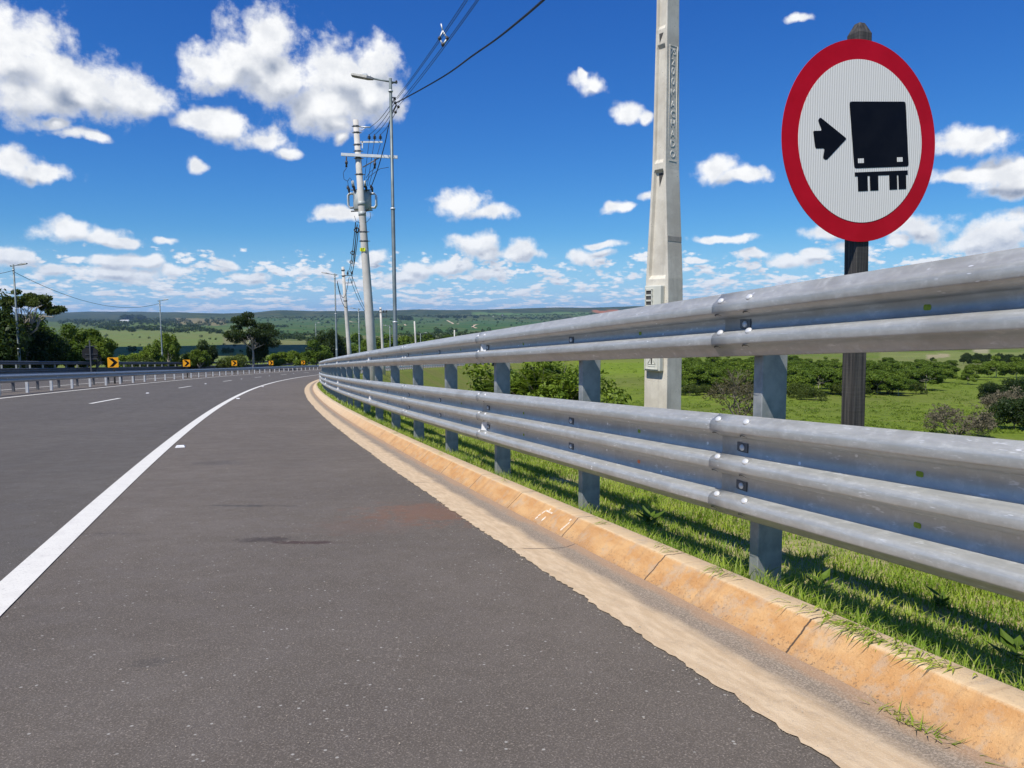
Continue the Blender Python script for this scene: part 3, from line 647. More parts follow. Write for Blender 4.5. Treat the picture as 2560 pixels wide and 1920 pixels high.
for k in range(-4, 20):
    s0 = .30 + 4 * k - .16; s1 = s0 + 4.32; step = .16 if k < 12 else .4
    ss = np.linspace(s0, s1, int((s1 - s0) / step) + 1); lap = -.0025 + .005 * (1 - np.clip((ss - s0) / .5, 0, 1)) 
    lap = np.where(ss < s0 + .32, .0045, 0.) ; lap = np.interp(ss, [s0, s0 + .32, s0 + .6], [.0055, .0055, 0.])
    up_ = beam('upper_beam', ss, 0, H2, PW, M['galv'], rail, lap); lo_ = beam('lower_beam', ss, 0, H1, PT, M['galv'], rail, lap)
    se = s1 - .16   # splice at the far end of this panel
    if k < 9:
        for ds in (-.108, .108):
            for zc_ in (.078, .234): put_bolt(up_, se + ds, zc_ + .036, .0185, .8, H2); put_slot(up_, se + ds + .01, zc_ - .030, .0105, H2)
            for zc in (.0635, .253, .4425):
                put_bolt(lo_, se + ds, zc + .036, .0185, .8, H1); put_slot(lo_, se + ds + .01, zc - .030, .0105, H1)
    for j, sp in enumerate((se - 2.0, se)):
        if k < 12:
            slot_plate(up_, sp - .0, H2, .156); slot_plate(lo_, sp, H1, .158); slot_plate(lo_, sp, H1, .348)
    if k < 8:
        q = M['hole_green'] if k < 2 else M['reflect']
        for zz_, pr, hh_ in ((.156, up_, H2), (.158, lo_, H1), (.348, lo_, H1)):
            for d_ in (-1.0, 1.0): square_hole(pr, se - 2 + d_, hh_, zz_, M['hole_orange'] if (k == 0 and d_ < 0 and zz_ == .158) else (M['hole_green'] if k < 1 else q))
    if k in (0, 2, 4, 6, 8, 10): reflector(up_, se + .05, H2, .156); reflector(lo_, se + .05, H1, .158)
    if k in (4, 6, 8, 10): reflector(lo_, se + .05, H1, .348)
def add_post(parent, s, o, me, flip=False, hf=0.):
    th = float(np.interp(s, S, TH)); p = bpy.data.objects.new('post', me); col.objects.link(p); p.parent = parent
    p.location = rdv(s, o, hf); p.rotation_euler = (0, 0, th + (math.pi if flip else 0)); return p
for k in range(-6, 40):
    sp = .30 + 2 * k - .05
    p = add_post(rail, sp, .148, PM)
    if k < 22:
        for hz in (H2 + .156, H1 + .253):
            b = bpy.data.objects.new('spacer', BLKM); col.objects.link(b); b.parent = p; b.location = (-.066, 0, hz)
# far part of the same roadside: a single light rail on posts
PM2 = MB(); PM2.box((.05, 0, .3), (.10, .07, 1.0)); PM2 = PM2.mesh('post'); PM2.materials.append(M['galvlight'])
rail2 = empty('guardrail', (0, 0, 0), 0, 'low single rail guardrail on pale posts along the distant bend, above the grass bank', 'guardrail')
beam('beam', np.arange(80, 300, 2.), 0, .49, PW, M['galvlight'], rail2)
for k in range(95): add_post(rail2, 82 + 2.2 * k, .085, PM2)
# median barrier, near side and far side
PM3 = MB(); PM3.box((.05, 0, .3), (.09, .11, .66)); PM3 = PM3.mesh('post'); PM3.materials.append(M['galvlight'])
PM5 = PM3.copy(); PM5.materials.clear(); PM5.materials.append(M['galvdark'])
M['galvmed'] = galv('median_steel', (.30, .32, .325), (.37, .39, .395), (.46, .48, .48), rough=(.34, .46), metal=.2, dirt=.2)
for o0, sg_, lb, md in ((-11.27, -1, 'single rail guardrail on pale posts beside the carriageway, on the near side of the median', 0), (-12.75, 1, 'single rail guardrail on the far side of the median, half hidden by the near one', 1)):
    rl = empty('guardrail', (0, 0, 0), 0, lb, 'guardrail')
    prof = PW if md else [(z, -dp) for z, dp in PW]
    b = beam('beam', np.concatenate([np.arange(8, 60, .5), np.arange(60, 300, 2.)]), o0 - (.0 if md else 0.), .44, PW if md else [(z, -dp_ ) for z, dp_ in PW], M['galvmed'], rl)
    for k in range(94):
        add_post(rl, 13.45 + 2.88 * k + (.0 if not md else -.7), o0 + (-.175 if not md else .09), PM5 if md else PM3)
    if not md:
        for k in range(26):   # bolt heads seen as pale dots on the beam
            s_b = 28.55 + 5.76 * k; A, L = frame(s_b); q = MB(); q.prism([(.035 * math.cos(6.283 * i / 8), .035 * math.sin(6.283 * i / 8)) for i in range(8)], rdv(s_b, o0 - .073, .44 + .156), L, (0, 0, 1), A, .012); q.build('bolt', M['bolt'], b)
# outer barrier beyond the opposite carriageway, double height
PM4 = MB(); PM4.box((-.05, 0, .5), (.12, .07, 1.8)); PM4 = PM4.mesh('post'); PM4.materials.append(M['galvpost'])
rl = empty('guardrail', (0, 0, 0), 0, 'tall dark double rail guardrail on the far side of the opposite carriageway', 'guardrail')
so = np.arange(24, 260, 1.5)
beam('upper_beam', so, -24., H2, [(z, -dp_) for z, dp_ in PW], M['galvdark'], rl, hf=hfar)
beam('lower_beam', so, -24., H1, [(z, -dp_) for z, dp_ in PT], M['galvdark'], rl, hf=hfar)
for k in range(98): sp = 26 + 2.35 * k; add_post(rl, sp, -24.15, PM4, hf=float(hfar(sp, -24.)))

# ------------------------------------------------------------------ studs and chevrons
def stud(s, o, lb):
    A, L = frame(s); up = Vector((0, 0, 1)); base = rdv(s, o, .005); e = empty('road_stud', base, 0, lb, 'road stud', 'raised white pavement studs')
    mb = MB(); a, b, h = .06, .05, .022
    vs = [A * x + L * y + up * z for x, y, z in ((-a, -b, 0), (a, -b, 0), (a, b, 0), (-a, b, 0), (-a * .75, -b * .4, h), (a * .75, -b * .4, h), (a * .75, b * .4, h), (-a * .75, b * .4, h))]
    mb.add(vs, [(3, 2, 1, 0), (4, 5, 6, 7), (0, 1, 5, 4), (1, 2, 6, 5), (2, 3, 7, 6), (3, 0, 4, 7)]); mb.build('body', M['reflect'], e)
    mb = MB(); q = lambda x, z, y: A * x + L * y + up * z
    mb.add([q(-a * .8, .004, -b * .93), q(a * .8, .004, -b * .93), q(a * .7, .019, -b * .50), q(-a * .7, .019, -b * .50)], [(0, 1, 2, 3)]); mb.build('reflector', M['bolt'], e)
for i, s in enumerate((13.6, 30.0, 46.6, 63.0, 79.4, 95.8)):
    stud(s, -6.91, ['raised white stud on the lane line at the left edge of the picture', 'raised white stud between the first two lane dashes', 'raised white stud between the second and third lane dashes', 'raised white stud just past the third lane dash', 'raised white stud just past the fourth lane dash', 'tiny raised white stud on the lane line, farthest one'][i])
for i, s in enumerate((8.0, 24.4, 40.8)):
    stud(s, -3.08, ['raised white stud beside the solid edge line, nearest the camera', 'raised white stud beside the solid edge line, partway to the bend', 'raised white stud beside the solid edge line near the rail'][i])
def chevron(s, lb):
    p = rdv(s, -11.95, 0); e = empty('chevron_sign', p, R(14), lb, 'chevron sign', 'yellow chevron signs along the median')
    a = .30; zc = 1.28; rr = .035
    cs = []
    for cx, cz, a0 in ((a - rr, a - rr, 0), (-a + rr, a - rr, 90), (-a + rr, -a + rr, 180), (a - rr, -a + rr, 270)):
        cs += [(cx + rr * math.cos(R(a0 + t_)), cz + rr * math.sin(R(a0 + t_))) for t_ in (0, 30, 60, 90)]
    mb = MB(); mb.prism(cs, (0, 0, zc), (1, 0, 0), (0, 0, 1), (0, 1, 0), .004); pl = mb.build('panel', M['yellow'], e)
    ch = [(-.21, .25), (-.02, .25), (.25, 0), (.0, -.27), (-.19, -.27), (.04, 0)]
    ch = [(-.22, .255), (-.01, .255), (.255, 0), (-.01, -.255), (-.20, -.255), (.03, 0)]
    mb = MB(); mb.prism(ch, (0, -.002, zc), (1, 0, 0), (0, 0, 1), (0, 1, 0), -.002); mb.build('chevron_mark', M['black'], pl)
    mb = MB(); mb.box((.03, .055, .62), (.085, .085, 1.9)); mb.build('post', M['sign_back'], e)
for s, lb in ((46.0, 'yellow sign with black chevron pointing right, largest and leftmost in the median'), (66.3, 'yellow chevron sign in the median, second from the left'), (86.3, 'yellow chevron sign in the median in front of the lone tall tree'),
              (106, 'small yellow chevron sign right of the lone tall tree'), (126.5, 'smallest yellow chevron sign, rightmost beside the near rail')): chevron(s, lb)

# ------------------------------------------------------------------ truck restriction sign
ths = float(np.interp(1.0, S, TH)); SP = Vector((2.03, 4.45, 2.33)); SP = Vector((0, 0, 1.3038)) + (SP - Vector((0, 0, 1.3038))) * 1.10 + Vector((.033, 0, -.017))
e = empty('traffic_sign', (SP.x, SP.y, float(bank(1.4, 1.66))), ths, 'round red and white sign with black truck and arrow on a dark wooden post', 'traffic sign')
gz_ = e.location.z; zc = SP.z - gz_; rad = .636
def disc(r0, r1, n=96):
    return [(r1 * math.cos(6.28318 * k / n), r1 * math.sin(6.28318 * k / n)) for k in range(n)]
mb = MB(); mb.prism(disc(0, rad), (0, 0, zc), (1, 0, 0), (0, 0, 1), (0, 1, 0), .0035, 0); pl = mb.build('sign_plate', M['red'], e)
mb = MB(); mb.prism(disc(0, rad * .805), (0, -.0012, zc), (1, 0, 0), (0, 0, 1), (0, -1, 0), .001, 0); mb.build('white_field', M['signwhite'], pl)
def rpoly(pts, r=.012):
    out = []; n = len(pts)
    for i in range(n):
        p = Vector(pts[i]); a = Vector(pts[i - 1]); b = Vector(pts[(i + 1) % n]); da = (a - p); db = (b - p); q = min(r, da.length / 2.2, db.length / 2.2); da.normalize(); db.normalize()
        for t_ in (0, .33, .67, 1): out.append(tuple((p + da * q) * (1 - t_) ** 2 + p * 2 * t_ * (1 - t_) + (p + db * q) * t_ ** 2))
    return out
def rot5(x, z): c_, s_ = math.cos(R(5.2)), math.sin(R(5.2)); return (x * c_ - z * s_, x * s_ + z * c_)
def mark(name, polys, m_, y=-.0026):
    mb = MB()
    for pg in polys: mb.prism([rot5(x * rad, z * rad) for x, z in pg], (0, y, zc), (1, 0, 0), (0, 0, 1), (0, -1, 0), .0012)
    return mb.build(name, m_, pl)
SH = lambda pts: [(x, z) for x, z in pts]
mark('arrow_mark', [rpoly([(-.62, .115), (-.51, .115), (-.555, .215), (-.525, .245), (-.20, .035), (-.465, -.17), (-.51, -.155), (-.485, -.055), (-.60, -.055)], .02)], M['black'])
tr_ = mark('truck_mark', [rpoly([(-.15, .395), (.595, .395), (.615, -.26), (-.115, -.26)], .03),
                    [(-.11, -.30), (.60, -.30), (.60, -.345), (.575, -.345), (.575, -.49), (.47, -.49), (.47, -.345), (.45, -.345), (.45, -.49), (.345, -.49), (.345, -.34), (.195, -.34), (.195, -.49), (.085, -.49), (.085, -.34), (.055, -.34), (.055, -.49), (-.075, -.49), (-.075, -.34), (-.11, -.34)]], M['black'])
mb = MB()
for x0 in (-.065, .455): mb.prism([rot5(q * rad, w_ * rad) for q, w_ in ((x0, -.165), (x0 + .075, -.165), (x0 + .075, -.21), (x0, -.21))], (0, -.0042, zc), (1, 0, 0), (0, 0, 1), (0, -1, 0), .001)
mb.build('truck_light_mark', M['signwhite'], tr_)
mb = MB(); w_ = .053; ht = 3.175 - gz_; lean = -.035
def ring(z, w, l): return [(-w + l, .012 + (-w + w_), z), (w + l, .012 + (-w + w_), z), (w + l, .012 + w + w_, z), (-w + l, .012 + w + w_, z)]
secs = [ring(-.5, w_, .100), ring(ht * .5, w_, .062), ring(ht - .07, w_, .012), ring(ht, w_ * .42, .011)]
vs = [v for r_ in secs for v in r_]; fs = [(3, 2, 1, 0), (12, 13, 14, 15)]
for a in range(3): fs += [(a * 4 + k_, a * 4 + (k_ + 1) % 4, a * 4 + 4 + (k_ + 1) % 4, a * 4 + 4 + k_) for k_ in range(4)]
mb.add(vs, fs); po = mb.build('post', M['wood'], e); bv = po.modifiers.new('bevel', 'BEVEL'); bv.width = .006; bv.segments = 2
mb = MB()
for z in (zc + .33, zc - .33): mb.box((0, .009, z), (.30, .006, .04))
mb.build('bracket', M['galvdark'], e)

# ------------------------------------------------------------------ text helper
def text_mesh(name, body, size, ext, matl, parent, Mx):
    cu = bpy.data.curves.new(name, 'FONT'); cu.body = body; cu.size = size; cu.extrude = ext; cu.align_x = 'CENTER'; cu.align_y = 'CENTER'; cu.resolution_u = 3
    o = bpy.data.objects.new(name, cu); col.objects.link(o); dg = bpy.context.evaluated_depsgraph_get(); me = bpy.data.meshes.new_from_object(o.evaluated_get(dg))
    bpy.data.objects.remove(o); me.transform(Mx); me.materials.clear(); return link_mesh(name, me, matl, parent)

# ------------------------------------------------------------------ cast concrete pole beside the sign
PB = Vector((1.74, 8.5, 0)); gp = ground(PB.x, PB.y)
pole = empty('concrete_pole', (PB.x, PB.y, gp), 0, 'tall square tapering concrete pole with cast letters and a grey meter box', 'utility pole')
al = R(-45)  # recessed face looks left towards the camera
ang_v = math.atan2(PB.x, PB.y)
def faceframe(phi): return Vector((math.cos(phi), math.sin(phi), 0))
nA = faceframe(math.pi * 1.25 - ang_v + R(4)); tA = Vector((-nA.y, nA.x, 0))   # outward normal of the recessed face; tangent
nB = tA.copy()                     # the lettered face
zs = [(-.6, .345, .25, 0), (1.50, .338, .252, 0), (1.72, .33, .25, 0), (1.76, .325, .25, .045), (2.90, .20, .236, .045), (2.93, .196, .234, 0), (3.00, .195, .232, 0), (3.04, .193, .231, .03), (4.24, .166, .207, .03), (4.28, .165, .205, 0),
      (4.44, .162, .203, 0), (4.48, .16, .20, .028), (5.9, .145, .185, .028), (5.95, .145, .184, 0), (6.2, .14, .18, 0), (6.25, .14, .18, .025), (11.0, .11, .13, .025), (11.1, .11, .13, 0)]
mb = MB(); ring_n = 0; vs = []
for z, a, b, dp in zs:
    a /= 2; b /= 2; m_ = min(.035, a * .3); zz_ = z - gp if z > -.5 else -.6
    sec = [(-a, b), (-a + m_, b), (-a + m_ + .012, b - dp), (a - m_ - .012, b - dp), (a - m_, b), (a, b), (a, -b), (a - m_, -b), (a - m_ - .012, -b + dp), (-a + m_ + .012, -b + dp), (-a + m_, -b), (-a, -b)]
    vs += [tA * p_ + nA * q_ + Vector((0, 0, zz_)) for p_, q_ in sec]
n = 12; fs = [tuple(range(n)), tuple(reversed(range((len(zs) - 1) * n, len(zs) * n)))]
for a in range(len(zs) - 1): fs += [(a * n + k_, (a + 1) * n + k_, (a + 1) * n + (k_ + 1) % n, a * n + (k_ + 1) % n) for k_ in range(n)]
mb.add(vs, fs); pb = mb.build('shaft', M['concrete'], pole); bv = pb.modifiers.new('bevel', 'BEVEL'); bv.width = .006; bv.segments = 2; bv.limit_method = 'ANGLE'
def half(z, i): return float(np.interp(z, [q[0] for q in zs], [q[i] for q in zs])) / 2
for z0, hh in ((2.745, .15), (4.29, .105)):   # dark plates for the triangular bolt pockets, their shade put into the colour
    mb = MB(); q = half(z0 + hh, 2); mb.prism([(-.038, hh), (.032, hh), (.020, 0)] if z0 < 3 else [(-.03, hh), (.028, hh), (.02, 0)], nA * (half(z0 + hh, 2) + .002 - (.045 if z0 < 3 else -.001)) + Vector((0, 0, z0 - gp)), -tA if False else tA * -1, (0, 0, 1), -nA, .004); mb.build('pocket_shade', M['hole'], pole)
# cast letters, one under another on the other face; which side is +tA?
side = 1 if (tA.dot(Vector((1, -1, 0))) > 0) else -1
nL = tA * side; hL = Vector((0, 0, 1)).cross(nL)
for body, z in (('75', 4.195), ('2', 4.085), ('0', 3.985), ('0', 3.875), ('M', 3.755), ('A', 3.63), ('C', 3.525), ('H', 3.425), ('A', 3.31), ('D', 3.205), ('O', 3.09)):
    q = half(z, 1) + .0005; Mx = Matrix.Translation(nL * q + Vector((0, 0, z - gp))) @ Matrix((( *hL, 0), (0, 0, 1, 0), (*nL, 0), (0, 0, 0, 1))).transposed()
    text_mesh('cast_letter', body, (.108 if len(body) == 1 else .095), .0035, M['letter'], pb, Mx)
mb = MB(); q = half(3.5, 1) + .001   # raised rim round the lettering
for dx, w2, z0, z1 in ((-.062, .004, 3.02, 4.26), (.062, .004, 3.02, 4.26)):
    mb.box(nL * q + hL * dx + Vector((0, 0, (z0 + z1) / 2 - gp)), (.006, .006, z1 - z0), Matrix.Rotation(math.atan2(nL.y, nL.x), 3, 'Z'))
for z in (3.02, 4.26): mb.box(nL * (half(z, 1) + .001) + Vector((0, 0, z - gp)), (.006, .124, .006), Matrix.Rotation(math.atan2(nL.y, nL.x), 3, 'Z'))
mb.build('letter_rim', M['letter'], pb)
mb = MB(); mb.prism([(-.115, -.025), (.117, -.03), (.117, .03), (-.02, .025), (-.115, .03)], nL * (half(2.16, 1) + .004) + Vector((0, 0, 2.16 - gp)), hL, (0, 0, 1), -nL, .003); mb.build('cement_smear', M['concrete_stain'], pb)
# meter box on the recessed face
box = MB(); q = .125; zt, zb_ = 1.645, .68; w2 = .105
Mr = Matrix.Rotation(math.atan2(nA.y, nA.x), 3, 'Z')
def onA(u, z, d): return nA * (q + d) - tA * side * u * 1.0 + Vector((0, 0, z - gp))
box.box(onA(.0, (zt + zb_) / 2, .035), (.07, .24, zt - zb_), Mr); bo = box.build('meter_box', M['plastic'], pole); bv = bo.modifiers.new('bevel', 'BEVEL'); bv.width = .012; bv.segments = 3
mb = MB()
for z in (1.566, 1.507, 1.447): mb.box(onA(.045, z, .0715), (.004, .085, .036), Mr)
mb.build('vent_slot', M['hole'], bo)
mb = MB()
for z, hw in ((1.598, .06), (1.537, .06), (1.477, .06), (1.417, .06)): mb.box(onA(.045, z, .076), (.012, .11, .018), Mr)
for u in (.0, .095): mb.box(onA(u, 1.507, .076), (.012, .014, .20), Mr)
mb.build('vent_frame', M['plastic'], bo)
mb = MB()
for z, u, hw, hh in ((.885, 0, .20, .010), (.705, 0, .20, .010), (.795, .095, .010, .18), (.795, -.095, .010, .18)): mb.box(onA(u, z, .074), (.010, hw, hh), Mr)
tri = [(-.055, -.035), (.055, -.035), (0, .06)]
for a, b in ((0, 1), (1, 2), (2, 0)):
    A_ = onA(tri[a][0], .795 + tri[a][1], .072); B_ = onA(tri[b][0], .795 + tri[b][1], .072); mb.tube([A_, B_], .004, 5)
mb.box(onA(0, .735, .072), (.005, .10, .006), Mr); mb.build('raised_frame', M['plastic'], bo)
Mx = Matrix.Translation(onA(0, .795, .075)) @ Matrix(((*(tA * -side * -1 if False else Vector((0, 0, 1)).cross(nA)), 0), (0, 0, 1, 0), (*nA, 0), (0, 0, 0, 1))).transposed()
text_mesh('number_mark', '1', .12, .002, M['black'], bo, Mx)

# ------------------------------------------------------------------ street lamps
def lamp(top, zg, lb, grp, direc=-1, r0=.075, arm=.72, double=False, col_mat=None, name='street_lamp'):
    H = top.z - zg; e = empty(name, (top.x, top.y, zg), 0, lb, 'street lamp', grp); cm = M['lamppole']
    mb = MB(); mb.tube([(0, 0, -.5), (0, 0, H * .28), (0, 0, H * .28 + .03), (0, 0, H * .62), (0, 0, H * .62 + .03), (0, 0, H)], [r0, r0, r0 * .84, r0 * .84, r0 * .68, r0 * .66], 12); po_ = mb.build('pole', cm, e)
    mb = MB()
    for z in (H * .28 + .01, H * .62 + .01, H - .45): mb.tube([(0, 0, z - .03), (0, 0, z + .03)], r0 * 1.03, 12)
    mb.build('collar', M['galvlight'], po_)
    for d in ((direc, -direc) if double else (direc,)):
        ax = Vector((d, 0, .18)).normalized(); p0 = Vector((0, 0, H - .12)); p1 = p0 + ax * arm
        mb = MB(); mb.tube([p0 - ax * .25, p1], .033, 8); a_ = mb.build('arm', cm, e)
        up = Vector((-d * .18, 0, 1)).normalized(); sd = Vector((0, 1, 0)); c = p1 + ax * .36
        mb = MB(); vs = []
        for x_, w_, h0_, h1_ in ((-.42, .07, -.04, .03), (-.20, .15, -.05, .05), (.30, .16, -.045, .035), (.38, .13, -.04, .02)):
            vs += [c + ax * x_ + sd * w_ + up * h0_, c + ax * x_ - sd * w_ + up * h0_, c + ax * x_ - sd * w_ * .8 + up * h1_, c + ax * x_ + sd * w_ * .8 + up * h1_]
        fs = [(3, 2, 1, 0), (12, 13, 14, 15)]
        for a in range(3): fs += [(a * 4 + k_, a * 4 + (k_ + 1) % 4, a * 4 + 4 + (k_ + 1) % 4, a * 4 + 4 + k_) for k_ in range(4)]
        mb.add(vs, fs); h_ = mb.build('lamp_head', M['lamp'], e)
        mb = MB(); mb.prism([(-.16, -.11), (.28, -.12), (.28, .12), (-.16, .11)], c - up * .0515, ax, sd, -up, .004); mb.build('lens', M['lens'], h_)
        mb = MB(); mb.box(c + up * .075 - ax * .1, (.16, .12, .07)); mb.tube([c + up * .03 - ax * .3, c + up * .11 - ax * .3], .02, 6); mb.build('fitting', M['galvlight'], h_)
    mb = MB(); mb.tube([(0, 0, H - .2), (.17 * -direc, 0, H - .13), (.25 * -direc, 0, H - .10)], [.02, .03, .05], 8); mb.build('photocell', M['insul'], e)
    return e
M['lamppole'] = noisy('lamp_pole_zinc', (.12, .155, .165), (.19, .225, .23), 1.5, .5, .35, .05)
g1 = 'tall steel street lamps beside the right guardrail'; g2_ = 'steel street lamps beyond the opposite carriageway'
TP = at(976, 196, 28.); L1e = lamp(TP, ground(TP.x, TP.y), 'tall steel street lamp beside the transformer pole, nearest of all lamps', g1, r0=.085, arm=.70)
for x, y, Y, lb, dbl in ((836.6, 684, 76, 'slim street lamp just left of the second concrete utility pole', 0), (896.4, 771, 112, 'slender street lamp left of the transformer pole, between it and the second pole', 0), (974.5, 814, 150, 'small distant street lamp just right of the third utility pole', 0), (1051, 833, 200, 'tiny distant street lamp with two arms above the near rail', 1)):
    TP = at(x, y, Y); lamp(TP, ground(TP.x, TP.y), lb, g1, r0=.11 if Y < 100 else .14, arm=.62 if Y < 180 else 1.1, double=bool(dbl))
for x, y, Y, lb in ((33, 661, 63, 'street lamp rising in front of the flat crowned tree at the left edge'), (399, 750, 101, 'street lamp over the green field, second from the left'), (622, 789, 141, 'street lamp in front of the lone tall tree'), (789, 807, 184, 'distant street lamp left of the near rail end, by the dark trees')):
    TP = at(x, y, Y); lamp(TP, ground(TP.x, TP.y), lb, g2_, direc=1, r0=.11, arm=.42)

# ------------------------------------------------------------------ utility poles
def upole(top, base, r0, r1, lb, n=16):
    zg = ground(base.x, base.y); e = empty('utility_pole', (base.x, base.y, zg), 0, lb, 'utility pole')
    d = top - Vector((base.x, base.y, zg)); sl = d / max(d.z, .1)
    mb = MB(); mb.tube([-sl * .8, d * .33, d * .66, d], [r0 * 1.02, r0 - (r0 - r1) * .33, r0 - (r0 - r1) * .66, r1], n); mb.build('shaft', M['concrete_round'], e); return e, d
e, d = upole(at(889, 300, 33), at(938, 950, 33), .235, .118, 'round concrete utility pole carrying a crossarm and transformer, beside the nearest lamp')
UPOS = e.location.copy(); UTOP = UPOS + d
def onpole(fz): return d * fz
def pxp(x, y, Y=33.0): return at(x, y, Y) - UPOS     # local coordinates at the pole's distance
def clamp_(par, c, r_, name='clamp'):
    mb = MB(); mb.tube([c - Vector((0, 0, .035)), c + Vector((0, 0, .035))], r_, 14); mb.box(c + Vector((r_ + .03, 0, 0)), (.10, .05, .03)); mb.box(c - Vector((r_ + .02, 0, 0)), (.06, .05, .03)); return mb.build(name, M['galvdark'], par)
for y in (314, 328, 355, 369, 385, 421): f_ = (950 - y) / 650.; clamp_(e, onpole(f_), .118 + (1 - f_) * .117 + .012)
for y in (486, 509): f_ = (950 - y) / 650.; c_ = onpole(f_); mb = MB(); mb.tube([c_ - Vector((0, 0, .09)), c_ + Vector((0, 0, .09))], .118 + (1 - f_) * .117 + .012, 14); mb.build('band', M['tank'], e)
for y in (550, 571): f_ = (950 - y) / 650.; clamp_(e, onpole(f_), .118 + (1 - f_) * .117 + .01)
# crossarm, drawn a little towards the camera side of the pole
a0, a1 = pxp(853, 386, 32.8), pxp(994, 393, 32.8); mb = MB(); v = a1 - a0; ang = math.atan2(v.y, v.x); c_ = (a0 + a1) / 2
mb.box(c_, (v.length, .10, .12), Matrix.Rotation(ang, 3, 'Z') @ Matrix.Rotation(-math.atan2(v.z, Vector((v.x, v.y)).length), 3, 'Y')); mb.build('crossarm', M['galvlight'], e)
mb = MB(); mb.tube([pxp(907, 418, 32.8), pxp(952, 392, 32.8)], .025, 6); mb.build('brace', M['galvdark'], e)
mb = MB(); mb.tube([pxp(900, 317), pxp(926, 318)], .028, 6); mb.tube([pxp(901, 327), pxp(915, 319)], .015, 6); mb.build('top_bracket', M['galvlight'], e)
mb = MB(); mb.box(pxp(929, 355), (.95, .05, .07)); mb.box(pxp(906, 362), (.05, .05, .30)); mb.build('insulator_bracket', M['galvlight'], e)
def insulator(par, p, s=1., inv=1):
    mb = MB(); pts = []; rs = []
    for k_, (dz, r_) in enumerate(((-.12, .02), (-.06, .02), (-.05, .085), (-.02, .03), (.0, .085), (.03, .03), (.05, .075), (.08, .03), (.14, .025))): pts.append(p + Vector((0, 0, dz * s * inv))); rs.append(r_ * s)
    mb.tube(pts, rs, 10); return mb.build('insulator', M['insul'], par)
INS = [pxp(x, 344) for x in (923, 936.5, 951)]
for p in INS: insulator(e, p)
for x, y0, y1 in ((866, 392, 418), (937, 396, 421)):
    mb = MB(); p0, p1 = pxp(x, y0, 32.75), pxp(x, y1, 32.75); mb.tube([p0, p0 * .6 + p1 * .4, p0 * .58 + p1 * .42, p0 * .3 + p1 * .7, p0 * .28 + p1 * .72, p1], [.03, .03, .06, .06, .035, .05], 8); mb.build('cutout_fuse', M['insul'], e)
# transformer behind the pole
tc = pxp(906, 502, 33.45); mb = MB(); mb.tube([tc + Vector((0, 0, -.42)), tc + Vector((0, 0, -.38)), tc + Vector((0, 0, .40)), tc + Vector((0, 0, .44))], [.36, .40, .40, .34], 18); tf = mb.build('transformer', M['tank'], e)
for sx_ in (-1, 1):
    mb = MB()
    for dy in (0, .10, .2):
        x0 = tc + Vector((sx_ * .38, -.12 + dy, 0)); x1 = Vector((sx_ * (.24), 0, 0))
        mb.tube([x0 + Vector((0, 0, .30)), x0 + x1 * .7 + Vector((0, 0, .31)), x0 + x1 + Vector((0, 0, .22)), x0 + x1 + Vector((0, 0, -.2)), x0 + x1 * .7 + Vector((0, 0, -.31)), x0 + Vector((0, 0, -.30))], .035, 8)
    mb.build('radiator', M['galvlight'], tf)
for x, y in ((870, 470), (883, 466), (913, 466), (928, 468)):
    p = pxp(x, y, 33.1); mb = MB(); mb.tube([p + Vector((.05, 0, -.22)), p + Vector((.04, 0, -.06)), p + Vector((.0, 0, .0)), p + Vector((-.02, 0, .10))], [.03, .06, .07, .035], 8); mb.build('bushing', M['insul'], tf)
mb = MB(); mb.tube([pxp(881, 452, 33.), pxp(883, 465, 33.)], .06, 8); mb.tube([pxp(912, 452, 33.), pxp(913, 465, 33.)], .055, 8); mb.build('arrester', M['tank'], tf)
mb = MB(); mb.tube([tc + Vector((-.45, -.3, -.5)), tc + Vector((.5, -.3, -.45))], .03, 6); mb.tube([tc + Vector((-.42, -.3, .42)), tc + Vector((.45, -.3, .42))], .025, 6); mb.build('mounting_frame', M['galvdark'], tf)
mb = MB()
for pts in ([(866, 420), (858, 432), (860, 448), (869, 453), (871, 466)], [(869, 453), (875, 444), (880, 452)], [(937, 421), (925, 430), (915, 445)], [(972, 418), (950, 422), (925, 440), (914, 455)], [(886, 540), (890, 553), (902, 558), (917, 555), (926, 545), (925, 530)], [(905, 545), (915, 530), (922, 520)],
            [(923, 352), (917, 400), (911, 450)], [(936, 352), (925, 420), (918, 465)], [(951, 360), (934, 420), (922, 465)], [(904, 530), (900, 560), (896, 575)]):
    P_ = [pxp(x, y, 32.9) for x, y in pts]; Q_ = []
    for i_ in range(len(P_) - 1):
        for t_ in (0, .5): Q_.append(P_[i_].lerp(P_[i_ + 1], t_))
    Q_.append(P_[-1]); mb.tube(Q_, .011, 5)
mb.build('jumper_wire', M['cable'], e)
mb = MB(); c_ = onpole((950 - 591) / 650.); rr2 = .19; an0 = -1.9
mb.prism([(-.12, -.075), (.12, -.075), (.12, .075), (-.12, .075)], c_ + Vector((-.06, -rr2 - .004, 0)), (1, -.12, 0), (0, 0, 1), (0, 1, 0), .006); pn = mb.build('number_plate', M['tagyellow'], e)
text_mesh('number_mark', '37', .15, .002, M['black'], pn, Matrix.Translation(c_ + Vector((-.06, -rr2 - .012, 0))) @ Matrix.Rotation(math.pi / 2, 4, 'X'))
e2, d2 = upole(at(857, 667, 79), at(878, 938, 79), .26, .15, 'round concrete utility pole between the transformer pole and the slim lamp, second of the row'); U2 = e2.location + d2
